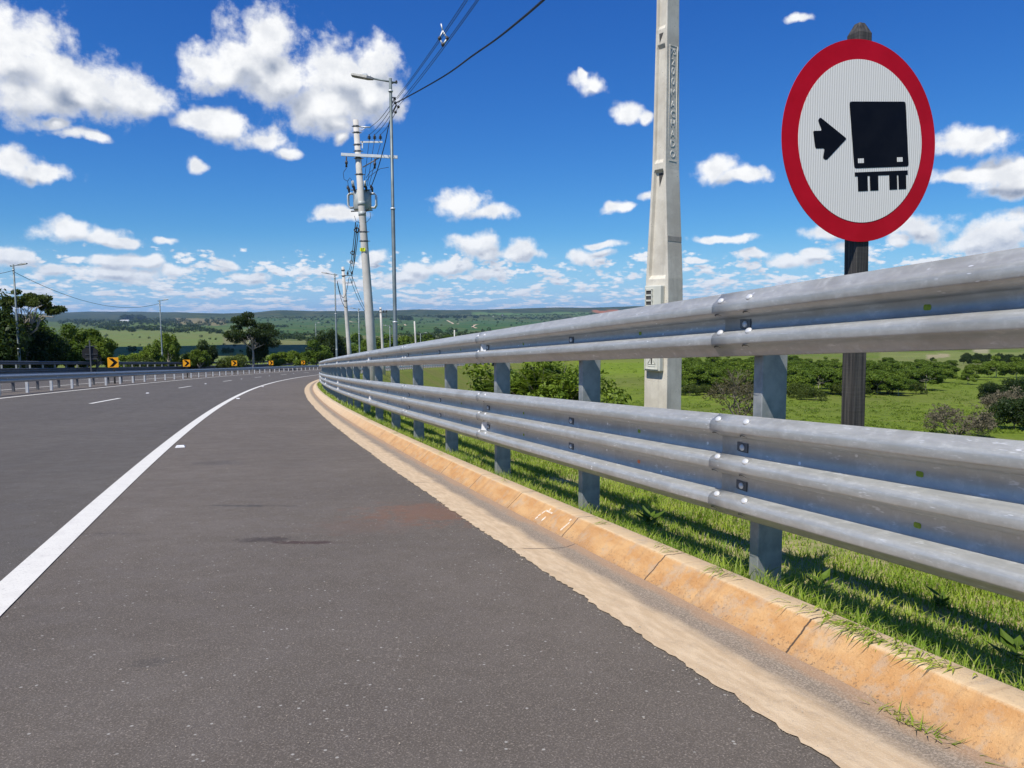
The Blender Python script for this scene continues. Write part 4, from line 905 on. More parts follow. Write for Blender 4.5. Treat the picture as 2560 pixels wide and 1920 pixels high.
def topgear(e_, d_, Y, sc=1.):
    mb = MB(); p = d_ - Vector((0, 0, .9)); mb.box(p + Vector((.55, 0, 0)), (.9, .06, .08)); mb.box(p + Vector((.5, 0, -.8)), (.8, .06, .06)); mb.tube([p + Vector((.95, 0, -.85)), p + Vector((.95, 0, .3))], .04, 6); mb.build('bracket', M['galvdark'], e_)
    for k_ in (0, 1): insulator(e_, p + Vector((.5 + .45 * k_, 0, .2)), 1.8)
    mb = MB()
    for fz in (.97, .92, .70): q = d_ * fz; mb.tube([q - Vector((0, 0, .06)), q + Vector((0, 0, .06))], .2, 10)
    mb.build('clamp', M['galvdark'], e_)
topgear(e2, d2, 79)
e3, d3 = upole(at(951, 768, 124), at(960, 928, 124), .28, .17, 'thin pale utility pole right of the transformer pole, third of the row'); topgear(e3, d3, 124)
e4, d4 = upole(at(1036, 803, 178), at(1043, 890, 178), .28, .17, 'distant pale utility pole above the near rail, fourth of the row')
e5, d5 = upole(at(1136, 825, 230), at(1137, 850, 230), .28, .18, 'tiny farthest utility pole just above the near rail')

# cables
def sag(a, b, dip, n=24):
    return [a.lerp(b, t_ / n) - Vector((0, 0, dip * 4 * (t_ / n) * (1 - t_ / n))) for t_ in range(n + 1)]
def cable(name, pts, r_, lb, grp=None, n=6, cat='cable'):
    mb = MB(); mb.tube(pts, r_, n); o = mb.build(name, M['cable'], None); return tag(o, lb, cat, grp)
# spacer bracket on the lamp pole
J = at(987, 256, 28.1); mb = MB(); lampz = L1e.location
mb.tube([Vector((lampz.x, lampz.y, J.z + .15)), J + Vector((.05, -.05, .15))], .025, 6); mb.tube([Vector((lampz.x, lampz.y, J.z - .12)), J + Vector((.05, -.05, .12))], .018, 6)
q = mb.build('cable_bracket', M['galvdark'], L1e); q.matrix_parent_inverse = Matrix.Translation(-lampz)
for dx, dz in ((0, .12), (.02, -.02), (.13, -.16), (.02, -.35)):
    mb = MB(); c_ = J + Vector((dx, 0, dz)); mb.tube([c_ - Vector((0, 0, .05)), c_, c_ + Vector((0, 0, .05))], [.03, .06, .03], 8); q = mb.build('insulator', M['insul'], L1e); q.matrix_parent_inverse = Matrix.Translation(-lampz)
# near ends go over the camera's right shoulder to the concrete pole line behind
def run(x0, y0, Y0, x1, y1, Y1, over=1.35, dip=.10):
    a = at(x0, y0, Y0); b = at(x1, y1, Y1); b2 = a + (b - a) * over; return sag(a, b2, dip, 30)
gcab = 'black covered power cables between the lamp bracket and the top edge of the photo'
ends = [((991, 245), (1157, 0)), ((993, 247), (1163, 0)), ((996, 258), (1185, 0)), ((999, 262), (1190, 0))]
for i_, ((xa, ya), (xb, yb)) in enumerate(ends):
    cable('power_cable', run(xa, ya, 28.0, xb, yb, 17.), .0085, ['upper left thin covered cable rising to the top edge', 'second thin covered cable rising to the top edge', 'third thin covered cable, left of the lower pair', 'lowest covered cable of the four, right of the lower pair'][i_], gcab)
# twisted bundle
A_ = at(990, 257, 28.0); B_ = at(1358, 0, 12.)
ctrl = [A_] + [at(x, y, Y) for x, y, Y in ((1048, 226, 24.5), (1118, 185, 21.2), (1180, 140, 18.3), (1240, 98, 16.), (1300, 50, 14.)) ] + [B_, at(1440, -75, 10.2)]
def catmull(P_, n=16):
    out = []
    for i_ in range(len(P_) - 1):
        p0 = P_[max(i_ - 1, 0)]; p1 = P_[i_]; p2 = P_[i_ + 1]; p3 = P_[min(i_ + 2, len(P_) - 1)]
        for k_ in range(n):
            t_ = k_ / n; out.append(.5 * ((2 * p1) + (p2 - p0) * t_ + (2 * p0 - 5 * p1 + 4 * p2 - p3) * t_ * t_ + (3 * p1 - p0 - 3 * p2 + p3) * t_ ** 3))
    out.append(P_[-1]); return out
cl = catmull(ctrl, 50); mb = MB()
for ph0 in (0, 2.094, 4.189):
    pts = []; L_ = 0
    for i_, p in enumerate(cl):
        if i_: L_ += (p - cl[i_ - 1]).length
        t_ = (cl[min(i_ + 1, len(cl) - 1)] - cl[max(i_ - 1, 0)]).normalized(); a = t_.orthogonal().normalized(); b = t_.cross(a); ph = ph0 + L_ / .42 * 6.283
        pts.append(p + (a * math.cos(ph) + b * math.sin(ph)) * .013)
    mb.tube(pts, .011, 5)
tag(mb.build('power_cable', M['cable']), 'thick twisted cable bundle curving from the lamp bracket to the top edge', 'cable')
# spacer hanging in the covered cables
def spacer(c, w, lb):
    e_ = empty('cable_spacer', c, 0, lb, 'cable spacer'); mb = MB(); q = [Vector((0, 0, w)), Vector((w * .62, 0, 0)), Vector((.0, 0, -w * .85)), Vector((-w * .45, 0, 0))]
    for a in range(4): mb.tube([q[a], q[(a + 1) % 4]], .022, 6)
    mb.tube([q[0], q[0] + Vector((-.04, 0, .18))], .018, 6); mb.build('frame', M['galvlight'], e_)
    for p in (q[1], q[2], q[3]):
        mb = MB(); mb.tube([p - Vector((0, 0, .05)), p, p + Vector((0, 0, .05))], [.025, .055, .025], 8); mb.build('insulator', M['insul'], e_)
spacer(at(1107, 96, 20.3), .19, 'diamond shaped spacer clamping the covered cables near the top edge')
# from the bracket to the transformer pole
tops = [UPOS + pxp(926, 317), UPOS + INS[0] + Vector((0, 0, .12)), UPOS + INS[1] + Vector((0, 0, .12)), UPOS + INS[2] + Vector((0, 0, .12))]
for i_, b in enumerate(tops):
    cable('power_cable', sag(at([984, 986, 990, 997][i_], [250, 258, 262, 264][i_], 28.1), b, .12, 12), .011, ['short cable from the lamp bracket to the top arm of the transformer pole', 'short cable from the lamp bracket to the left insulator', 'short cable from the lamp bracket to the middle insulator', 'short cable from the lamp bracket to the right insulator'][i_])
cable('power_cable', catmull([at(992, 262, 28.), at(975, 300, 29.5), at(962, 360, 31), at(945, 420, 32), at(930, 462, 33)], 6), .018, 'thick service cable dropping behind the lamp post to the transformer')
# transformer pole to second pole: spaced bundle
for i_ in range(4):
    a = at([889, 893, 896, 891][i_], [556, 562, 575, 570][i_], 33.3) ; b = at([869, 872, 876, 878][i_], [676, 678, 680, 684][i_], 79)
    cable('power_cable', sag(a, b, .75, 24), .02, ['left cable of the bundle between the first two utility poles', 'second cable of the bundle between the first two utility poles', 'third cable of the bundle between the first two utility poles', 'right cable of the bundle between the first two utility poles'][i_], 'cables between the transformer pole and the next pole')
gs_ = 'small spacers on the cable bundle between the first two utility poles'
for x, y, Y in ((892, 575, 35), (881, 632, 47), (878, 655, 60)):
    e_ = empty('cable_spacer', at(x, y, Y), 0, {575: 'topmost small spacer on the bundle left of the transformer pole', 632: 'middle small spacer on the bundle left of the transformer pole', 655: 'lowest small spacer on the bundle, near the second utility pole'}[y], 'cable spacer', gs_); mb = MB(); w_ = .13
    for a, b in (((0, 0, w_), (w_, 0, 0)), ((w_, 0, 0), (0, 0, -w_)), ((0, 0, -w_), (-w_, 0, 0)), ((-w_, 0, 0), (0, 0, w_))): mb.tube([a, b], .03, 5)
    mb.build('frame', M['insul'], e_)
for i_, (x0, y0, Y0, x1, y1, Y1, dp, lb) in enumerate(((874, 692, 79, 951, 772, 124, 2.6, 'sagging cable from the second to the third utility pole'), (877, 680, 79, 953, 776, 124, 2.6, 'upper sagging cable from the second to the third utility pole'),
      (843, 702, 76, 872, 694, 79, 1.9, 'slack cable looping from the slim lamp to the second utility pole'), (843, 706, 76, 868, 768, 79, .8, 'cable dropping from the slim lamp to the second utility pole'))):
    cable('power_cable', sag(at(x0, y0, Y0), at(x1, y1, Y1), dp, 20), .028, lb)
l1 = at(30, 677, 63); l2 = at(397, 759, 101)
cable('power_cable', sag(l1, l2, 1.55, 30), .022, 'thin cable sagging between the two leftmost street lamps')
cable('power_cable', sag(at(-60, 688, 55), l1, .1, 8), .018, 'thin cable leaving the picture at the left edge from the first lamp')

# ------------------------------------------------------------------ octagonal sign seen from behind
p = at(226, 905, 62); zg = ground(p.x, p.y); e = empty('octagonal_sign', (p.x, p.y, zg), R(24), 'dark back of an octagonal sign on a post among the left trees', 'traffic sign')
cz = at(226, 884, 62).z - zg; mb = MB(); mb.prism([(.64 * math.cos(R(22.5 + 45 * k_)), .64 * math.sin(R(22.5 + 45 * k_))) for k_ in range(8)], (0, 0, cz), (1, 0, 0), (0, 0, 1), (0, 1, 0), .01); mb.build('panel', M['sign_back'], e)
mb = MB(); mb.box((.02, -.06, cz / 2 + .35), (.09, .09, cz + 1.5)); mb.build('post', M['galvdark'], e)
mb = MB()
for z in (cz + .62, cz - .05, cz - .45): mb.box((.1, -.03, z), (.9, .03, .05))
mb.build('brace', M['galvdark'], e)

# ------------------------------------------------------------------ trees
def leaf_cloud(r, centers, radii, counts, size, flat=1., up=.35, shell=.55):
    """many small bent leaf faces spread through clumps"""
    V = []; 
    for (c, rad_, n_) in zip(centers, radii, counts):
        n_ = int(n_)
        if n_ < 1: continue
        dvec = r.normal(0, 1, (n_, 3)); dvec /= np.linalg.norm(dvec, axis=1)[:, None]
        rad3 = np.array(rad_) * (shell + (1 - shell) * r.random(n_) ** .5)[:, None] * r.uniform(.75, 1.15, (n_, 1))
        p = np.array(c) + dvec * rad3
        nrm = dvec * .5 + r.normal(0, .6, (n_, 3)) + np.array([0, 0, up]); nrm /= np.linalg.norm(nrm, axis=1)[:, None]
        a = np.cross(nrm, r.normal(0, 1, (n_, 3))); a /= np.linalg.norm(a, axis=1)[:, None] + 1e-9; b = np.cross(nrm, a)
        s1 = size * r.uniform(.5, 1.3, (n_, 1)); s2 = s1 * r.uniform(.35, .7, (n_, 1)); bend = nrm * s1 * .3
        V.append(np.stack([p - a * s1 - bend, p + b * s2, p + a * s1 - bend, p - b * s2], 1))
    V = np.concatenate(V).reshape(-1, 3); n_ = len(V) // 4
    return V, np.arange(n_ * 4).reshape(n_, 4)
def limb(mb, p0, p1, r0, r1, r, wob=.08, n=5):
    p0 = Vector(p0); p1 = Vector(p1); L_ = (p1 - p0).length; pts = [p0]; 
    for k_ in range(1, n): t_ = k_ / n; pts.append(p0.lerp(p1, t_) + Vector((r.normal(0, wob), r.normal(0, wob), r.normal(0, wob * .5))) * L_ * .5 + Vector((0, 0, L_ * .10 * math.sin(t_ * 3.14))))
    pts.append(p1); mb.tube(pts, [r0 + (r1 - r0) * k_ / n for k_ in range(n + 1)], 6, caps=False); return pts
def make_tree(kind, seed, leafN, leafS, leafM, barkM, H=6., crown=(3., 3., 1.6), base=.45, nclump=14, clump=(.32, .24), flat=.55, lean=(0, 0), low=False, trunk_r=.14, twigs=0, skew=0.):
    r = np.random.default_rng(seed); mb = MB(); fork = Vector((lean[0] * .4, lean[1] * .4, H * base * .7)); limb(mb, (0, 0, -.4), fork, trunk_r, trunk_r * .75, r, .05)
    cc = Vector((lean[0], lean[1], H - crown[2])); cs = []; rs = []
    for k_ in range(nclump):
        a = 6.283 * k_ / nclump * 2.4 + r.uniform(-.5, .5); q = math.sqrt((k_ + .5) / nclump); 
        dz = (1 - q ** 2) ** .5 * r.uniform(.1, 1.) - (r.uniform(0, .9) if low else r.uniform(0, .25)) + skew * math.cos(a) * q
        c = cc + Vector((math.cos(a) * q * crown[0] * .8, math.sin(a) * q * crown[1] * .8, dz * crown[2])); cs.append(c)
        s_ = r.uniform(.65, 1.25); rs.append((crown[0] * clump[0] * s_, crown[1] * clump[0] * s_, crown[2] * clump[1] * s_ + crown[0] * clump[0] * .3 * flat))
    nb = min(nclump, 9)
    for k_ in range(nclump):
        st = fork if k_ % 3 == 0 else fork.lerp(cs[k_ - 1], .35); limb(mb, st, cs[k_] - Vector((0, 0, rs[k_][2] * .3)), trunk_r * (.5 if k_ % 3 == 0 else .28), trunk_r * .08, r, .10)
    vol = np.array([a[0] * a[1] for a in rs]); cnt = leafN * vol / vol.sum()
    V, Q_ = leaf_cloud(r, cs, rs, cnt, leafS, up=.5)
    return mb, V, Q_, leafM, barkM
protos = {}
def proto(key, name, **kw):
    mb, V, Q_, lm, bm = make_tree(key, **kw)
    tm = mb.mesh('trunk'); tm.materials.append(bm)
    o = np_mesh('crown', V, Q_, lm); cm = o.data; bpy.data.objects.remove(o); protos[key] = (name, tm, cm)
def plant(key, x, y, sc, rz, lb, cat='tree', grp=None, z=None, sz=None, bury=0.):
    name, tm, cm = protos[key]; z = ground(x, y) if z is None else z
    e_ = empty(name, (x, y, z - bury), rz, lb, cat, grp); e_.scale = (sc, sc, sc * (sz or 1.))
    for nm, me_ in (('trunk', tm), ('crown', cm)):
        o = bpy.data.objects.new(nm, me_); col.objects.link(o); o.parent = e_
    return e_
dense = dict(leafN=9000, leafS=.17, nclump=20, clump=(.36, .34), low=True)
proto('umbrella', 'flat_crowned_tree', seed=11, leafM=M['leaf_olive'], barkM=M['barkpale'], H=8, crown=(4.8, 3.4, 1.5), base=.70, leafN=8000, leafS=.14, nclump=22, clump=(.20, .16), flat=.2, lean=(1.2, 0), trunk_r=.20, skew=-.3)
proto('darkdense', 'leafy_tree', seed=12, leafM=M['leaf_dark'], barkM=M['bark'], H=6, crown=(3, 3, 2.6), base=.3, **dense)
proto('middense', 'leafy_tree', seed=13, leafM=M['leaf_mid'], barkM=M['bark'], H=5, crown=(2.6, 2.6, 2.1), base=.3, **dense)
proto('airy', 'open_crowned_tree', seed=24, leafM=M['leaf_dark'], barkM=M['barkpale'], H=8, crown=(4.7, 4.2, 2.6), base=.5, leafN=10000, leafS=.15, nclump=26, clump=(.25, .15), flat=.25, trunk_r=.17, low=True)
proto('lime', 'leafy_tree', seed=15, leafM=M['leaf_lime'], barkM=M['barkpale'], H=5, crown=(2.7, 2.5, 1.9), base=.35, leafN=6500, leafS=.15, nclump=15, clump=(.30, .28), low=True)
proto('layered', 'layered_tree', seed=16, leafM=M['leaf_thicket'], barkM=M['barkpale'], H=6, crown=(4.0, 3.6, 2.3), base=.45, leafN=9500, leafS=.17, nclump=24, clump=(.27, .20), flat=.3, trunk_r=.10, low=True)
proto('layered2', 'layered_tree', seed=17, leafM=M['leaf_lime'], barkM=M['barkpale'], H=5.4, crown=(3.8, 3.3, 2.2), base=.42, leafN=9000, leafS=.16, nclump=22, clump=(.28, .20), flat=.3, trunk_r=.10, low=True)
proto('roundshrub', 'round_shrub', seed=18, leafM=M['leaf_olive'], barkM=M['bark'], H=2.6, crown=(1.8, 1.7, 1.3), base=.2, leafN=3500, leafS=.10, nclump=12, clump=(.40, .4), low=True, trunk_r=.06)
proto('darkbush', 'dark_bush', seed=19, leafM=M['leaf_dark'], barkM=M['bark'], H=4, crown=(2.6, 2.3, 1.9), base=.2, leafN=8000, leafS=.12, nclump=18, clump=(.36, .36), low=True, trunk_r=.1)
# twiggy trees: fine branching
def twiggy(key, name, seed, H, spread, leafn, leafM, nb=7, depth=4, tw=.011, barkM=None):
    r = np.random.default_rng(seed); mb = MB(); tips = []
    def grow(p, d_, L_, rad_, lev):
        q = p + d_ * L_; mid = p.lerp(q, .5) + Vector(r.normal(0, L_ * .08, 3)); mb.tube([p, mid, q], [rad_, rad_ * .85, rad_ * .66], 4 if lev < 2 else 3, caps=False)
        if lev >= depth: tips.append(q); return
        for k_ in range(int(r.integers(3, 5))):
            nd = (d_ + Vector(r.normal(0, .62, 3))); nd.z = nd.z * .7 + .10; nd.normalize(); grow(q, nd, L_ * r.uniform(.60, .88), max(rad_ * .58, tw), lev + 1)
    for k_ in range(nb):
        a = 6.283 * k_ / nb + r.uniform(-.3, .3); d_ = Vector((math.cos(a) * spread, math.sin(a) * spread, 1)).normalized(); grow(Vector((0, 0, -.1)), d_, H * .30, .085, 0)
    tm = mb.mesh('branches'); tm.materials.append(barkM or M['twig'])
    T = np.array([tuple(t_) for t_ in tips]); n_ = min(leafn, 12 * len(T)); idx = r.integers(0, len(T), leafn)
    V, Q_ = leaf_cloud(r, [(0, 0, 0)], [(.18, .18, .12)], [leafn], .07, up=.4); V = V.reshape(-1, 4, 3) + T[idx][:, None, :]; V = V.reshape(-1, 3)
    o = np_mesh('crown', V, Q_, leafM); cm = o.data; bpy.data.objects.remove(o); protos[key] = (name, tm, cm)
twiggy('dry', 'bare_shrub', 21, 3.2, 1.1, 5200, M['twig'])
twiggy('sparse', 'sparse_tree', 22, 4.6, .8, 6500, M['leaf_dry'], nb=5, barkM=M['bark'])

def place(key, px, py, hpx, lb, grp=None, rmin=30, cat='tree', Y=None, rz=None, Hn=6., sz=None, bury=0.):
    """stand a plant where the survey sees its foot; size from its height there"""
    if Y is None: x, y = hit(px, py, rmin)
    else: a, b = ray(px, py); x, y = a * Y, Y
    h = hpx / F * y; return plant(key, x, y, h / Hn, random.uniform(0, 6.28) if rz is None else rz, lb, cat, grp, sz=sz, bury=bury)
# left cluster, standing just beyond the outer barrier: sizes in metres
def pl(key, px, top, Y, lb, Hn, rz=None, wid=1., cat='tree', grp=None):
    a, b = ray(px, top); x, y = a * Y, Y; z = ground(x, y); h = CAM['hc'] + b * Y - z
    e_ = plant(key, x, y, h / Hn, random.uniform(0, 6.28) if rz is None else rz, lb, cat, grp, z=z); e_.scale = (h / Hn * wid, h / Hn * wid, h / Hn); return e_
pl('umbrella', 52, 722, 66, 'flat crowned tree with pale trunk reaching over the leftmost street lamp', 8, rz=.1, wid=.62)
pl('darkdense', -30, 728, 64, 'tall dark tree cut off by the left edge of the picture', 6, wid=.8)
pl('darkdense', 62, 790, 68, 'dark dense tree under the flat crown, left of the octagonal sign', 6, wid=.95)
pl('middense', 108, 798, 72, 'mid green dense tree right of the leftmost lamp', 5, wid=.85)
pl('middense', 160, 822, 74, 'bright edged bushy tree between the dark trees and the octagonal sign', 5, wid=.8)
pl('darkdense', 20, 800, 72, 'shadowy tree at the foot of the leftmost lamp', 6, wid=1.)
pl('layered', 215, 797, 80, 'round topped tree leaning out over the octagonal sign', 6, wid=.72)
pl('lime', 238, 843, 76, 'low light green tree behind the octagonal sign', 5, wid=.8)
pl('lime', 378, 862, 98, 'pale green tree left of the second street lamp', 5, wid=.85)
pl('lime', 418, 829, 104, 'taller light green tree right behind the second street lamp', 5, wid=.6)
pl('lime', 325, 882, 98, 'low pale bush right of the largest chevron sign', 5, wid=1.3, cat='bush')
pl('roundshrub', 350, 884, 96, 'low scrub under the second street lamp', 2.6, cat='bush', wid=1.2)
pl('darkdense', 508, 850, 112, 'dark round tree behind the second and third chevron signs', 6, wid=.75)
pl('lime', 496, 872, 106, 'bright lime shrub in front of the dark round tree', 5, wid=1., cat='bush')
pl('roundshrub', 455, 876, 108, 'olive scrub left of the second chevron sign', 2.6, cat='bush', wid=1.6)
pl('airy', 628, 768, 122, 'lone tall tree with an open dark crown and pale forked trunk', 8, rz=2.6, wid=.80)
pl('darkdense', 640, 833, 124, 'small leafy tree at the foot of the lone tall tree', 6, wid=.55)
pl('roundshrub', 578, 880, 112, 'thin scrub left of the lone tall tree', 2.6, cat='bush', wid=1.2)
pl('lime', 699, 879, 130, 'low green bush behind the fourth chevron sign', 5, wid=1.4, cat='bush')
pl('lime', 735, 876, 136, 'low green bush left of the rounded trees', 5, wid=1.4, cat='bush')
pl('middense', 790, 856, 150, 'rounded mid green tree behind the farthest chevron sign', 5, wid=1.1)
pl('darkdense', 812, 824, 165, 'dark tree standing above the rounded green one', 6, wid=.85)
pl('darkdense', 838, 833, 168, 'dark tree left of the slim lamp', 6, wid=.7)
# olive belt behind the bend
for i_, (x, t_) in enumerate(((868, 858), (893, 852), (905, 840), (928, 846), (952, 850), (978, 842), (1003, 838), (1030, 846), (1058, 842), (1085, 846), (1112, 844), (1140, 846), (1168, 842), (1200, 840), (1235, 842))):
    a, b = ray(x, t_); Y = 262 + (i_ * 37) % 50; h = (901 - t_) / F * Y + 2; e_ = plant('middense' if i_ % 3 else 'lime', a * Y, Y, h / 5, random.uniform(0, 6.28), 'olive green tree in the row behind the distant bend', 'tree', 'trees in a row behind the bend', z=CAM['hc'] + b * Y - h, ); e_.scale = (h / 5 * 1.15, h / 5 * 1.15, h / 5)
# feathery shrub right behind the barrier
r = np.random.default_rng(41); mb = MB(); V = []; cs = []
for k_ in range(60):
    a = r.uniform(0, 6.283); el = r.uniform(.35, 1.35); L_ = r.uniform(.7, 1.55); p0 = Vector((r.normal(0, .12), r.normal(0, .12), 0)); p1 = p0 + Vector((math.cos(a) * math.cos(el), math.sin(a) * math.cos(el), math.sin(el))) * L_
    mb.tube([p0, p0.lerp(p1, .5) + Vector((0, 0, .1)), p1], [.016, .010, .004], 4, caps=False)
    for j_ in range(15):  # feathery compound leaves
        q0 = p0.lerp(p1, r.uniform(.35, 1.)); fa = a + r.normal(0, 1.); D_ = Vector((math.cos(fa), math.sin(fa), r.uniform(-.1, .55))).normalized(); fl = r.uniform(.22, .42); sd = D_.cross(Vector((0, 0, 1))).normalized()
        for m_ in range(9):
            t_ = (m_ + 1) / 9; c = q0 + D_ * fl * t_ - Vector((0, 0, fl * .35 * t_ * t_)); l_ = .085 * (1.15 - .5 * t_)
            for sg_ in (-1, 1):
                t2 = c + sd * sg_ * l_ + D_ * .02; w_ = D_ * .019; V += [tuple(c - w_ * .5), tuple((c + t2) / 2 - w_ + Vector((0, 0, .004))), tuple(t2), tuple((c + t2) / 2 + w_ + Vector((0, 0, .004)))]
V = np.array(V); cs_ = [tuple(r.normal(0, 1, 3) * (.55, .55, .30) + (0, 0, .75)) for _ in range(26)]; v2, _q = leaf_cloud(r, cs_, [(.30, .30, .22)] * 26, [150] * 26, .055, up=.4); V = np.concatenate([V, v2]); Q_ = np.arange(len(V)).reshape(-1, 4)
o = np_mesh('foliage', V, Q_, M['leaf_lime']); cm = o.data; bpy.data.objects.remove(o); tm = mb.mesh('stem'); tm.materials.append(M['bark']); protos['feather'] = ('feathery_shrub', tm, cm)
def fs_(px, top, Y, sc, lb):
    a, b = ray(px, top); z = CAM['hc'] + b * Y - 1.45 * sc; e_ = plant('feather', a * Y, Y, sc, random.uniform(0, 6), lb, 'shrub', None, z=z)
fs_(1325, 897, 15.0, 1.05, 'feathery green shrub growing behind the barrier, left one of the clump'); fs_(1375, 912, 14.4, .95, 'feathery green shrub growing behind the barrier, in the middle of the clump'); fs_(1425, 925, 15.2, .95, 'feathery green shrub growing behind the barrier, right one of the clump')
# right valley
place('sparse', 1850, 1052, 165, 'sparse reddish tree with dark crooked branches, left of the nearest upper post', rz=.4, Hn=5.4, cat='tree')
place('dry', 2390, 1092, 140, 'bare grey twiggy bush in the field right of the wooden post', rz=1., Hn=4.3, cat='bush')
place('dry', 2532, 1040, 120, 'bare leafless bush at the right edge before the dark shrubs', rz=2.2, Hn=4.3, cat='bush')
for x, y, h, lb in ((2478, 1010, 60, 'glossy dark green bush above the bare twiggy bush'), (2535, 1075, 95, 'large dark bush at the right edge below the upper rail'), (2560, 1020, 90, 'dark bush cut off by the right edge')): place('darkbush', x, y, h, lb, Hn=4, cat='bush')
gv = 'spreading trees in the valley behind the barrier'
vals = []
rv = random.Random(5)
for row, (y0, dy, n_, x0, x1) in enumerate(((982, 5, 20, 1690, 2270), (968, 5, 22, 1680, 2330), (952, 4, 22, 1680, 2370), (938, 4, 22, 1690, 2390), (924, 3, 20, 1700, 2380))):
    for k_ in range(n_):
        x = x0 + (x1 - x0) * (k_ + rv.uniform(.1, .9)) / n_; y = y0 + rv.uniform(-dy, dy) + (x - 1980) * .012; vals.append((x, y, rv.uniform(60, 84) * (1 - row * .13)))
for x, y, h in vals:
    place('layered' if rv.random() < .6 else 'layered2', x, y, h, 'spreading green tree in the valley thicket seen under the upper rail', gv, Hn=6)
for x, y, h in ((1725, 990, 34), (1760, 988, 30), (1800, 985, 32), (2010, 1000, 34), (2040, 1002, 38), (2100, 990, 40), (2190, 985, 34), (2240, 984, 36), (2000, 994, 44), (2290, 986, 36), (1960, 996, 34), (2150, 992, 36)):
    place('roundshrub', x, y, h, 'small rounded shrub along the front of the valley thicket', 'shrubs along the front of the valley thicket', Hn=2.6, cat='shrub')
for x, y, h in ((2440, 950, 50), (2490, 945, 55), (2540, 955, 62), (2575, 945, 60), (2420, 962, 36)):
    place('layered2', x, y, h, 'yellow green spreading tree at the right edge of the valley', 'yellow green trees at the right edge', Hn=5.4)
for k_ in range(26):
    x = 2410 + k_ % 13 * 13 + rv.uniform(-5, 5); y = 912 + (k_ // 13) * -9 + rv.uniform(-2, 2); place('darkdense', x, y, rv.uniform(15, 21), 'dark tree in the distant wood at the right edge', 'trees of the distant wood at the right edge', Hn=6)
place('darkdense', 2332, 906, 13, 'single small dark tree in the open pasture left of the distant wood', Hn=6)

# distant hedges, woods and scattered trees: beyond counting
r = np.random.default_rng(77); X_ = []; 
def far_blob(px, py, hp, wp, n_):
    for k_ in range(n_): X_.append((px + r.uniform(-wp, wp), py + r.normal(0, .8), hp * r.uniform(.6, 1.25)))
for x in np.arange(190, 620, 3.2): X_.append((x, 812 + 5 * math.sin(x / 33.) + r.normal(0, 3.5), r.uniform(5, 10)))
for x in np.arange(260, 560, 2.6): X_.append((x, 822 + (x - 260) * .03 + 3 * math.sin(x / 21) + r.normal(0, 1.8), r.uniform(6, 11)))
for x in np.arange(150, 480, 2.6): X_.append((x, 806 + r.normal(0, 2.2), r.uniform(4, 8)))
for x in np.arange(640, 900, 2.0): X_.append((x, 846 + (x - 640) * .03 + 2.5 * math.sin(x / 17) + r.normal(0, 4), r.uniform(6, 12)))
for x in np.arange(560, 800, 3.): X_.append((x, 838 + r.normal(0, 3), r.uniform(4, 8)))
for x in np.arange(1000, 1350, 2.2): X_.append((x, 842 - (x - 1000) * .012 + r.normal(0, 5), r.uniform(5, 11)))
for x in np.arange(600, 1560, 3.6): X_.append((x, 797.5 - (x - 600) * .011 + r.normal(0, .9), r.uniform(2.2, 5)))
for x in np.arange(1240, 1440, 3.): X_.append((x, 797 + r.normal(0, 1.6), r.uniform(2.5, 5.5)))
for cx, cy, hp, wp, n_ in ((1015, 800, 9, 16, 26), (1109, 795, 6, 12, 16), (1138, 794, 6, 5, 8), (1150, 795, 6, 4, 6), (1161, 795, 6, 4, 6), (1190, 795, 6, 5, 6), (332, 799, 11, 30, 50), (330, 880, 14, 6, 3), (570, 882, 12, 12, 8), (278, 862, 12, 6, 4), (780, 800, 4, 30, 14), (705, 818, 6, 14, 10), (818, 808, 6, 4, 3), (370, 826, 8, 12, 8), (330, 829, 7, 10, 6), (1080, 850, 8, 40, 30), (520, 805, 7, 6, 5), (440, 800, 4, 26, 12)): far_blob(cx, cy, hp, wp, n_)
for k_ in range(260): X_.append((r.uniform(620, 1500), 800 + r.random() ** 2 * 45, r.uniform(2, 5)))
for k_ in range(60): X_.append((r.uniform(240, 700), r.uniform(812, 892), r.uniform(3, 8)))
cs = []; rs = []; cnt = []
for px, py, h in X_:
    x, y = hit(px, py, 260)
    if y > 8500: continue
    hm = h / F * y; z = float(valley(x, y)[()] if np.ndim(valley(x, y)) == 0 else valley(np.array([x]), np.array([y]))[0])
    cs.append((x, y, z + hm * .48)); rs.append((hm * .62, hm * .62, hm * .5)); cnt.append(34)
V = []
for c, q, n_ in zip(cs, rs, cnt):
    v_, _ = leaf_cloud(r, [c], [q], [n_], q[0] * .42, up=.6, shell=.7); V.append(v_)
V = np.concatenate(V); Q_ = np.arange(len(V)).reshape(-1, 4)
tag(np_mesh('distant_woods', V, Q_, M['leaf_dark']), 'distant hedges, woods and scattered trees across the valley farmland', 'woods', kind='stuff')
# low scrub in the right field
r = np.random.default_rng(78); V = []
for k_ in range(1300):
    px = r.uniform(1440, 2560); py = r.uniform(905, 1085); x, y = hit(px, py, 35); 
    if y > 500: continue
    h = r.uniform(.15, .75); z = ground(x, y); v_, _ = leaf_cloud(r, [(x, y, z + h * .3)], [(h * r.uniform(1, 2.8), h * r.uniform(1, 2.8), h * .6)], [44], .11, up=.8); V.append(v_)
V = np.concatenate(V); tag(np_mesh('field_scrub', V, np.arange(len(V)).reshape(-1, 4), M['leaf_lime']), 'rough low growth scattered over the bright green field on the right', 'scrub', kind='stuff')

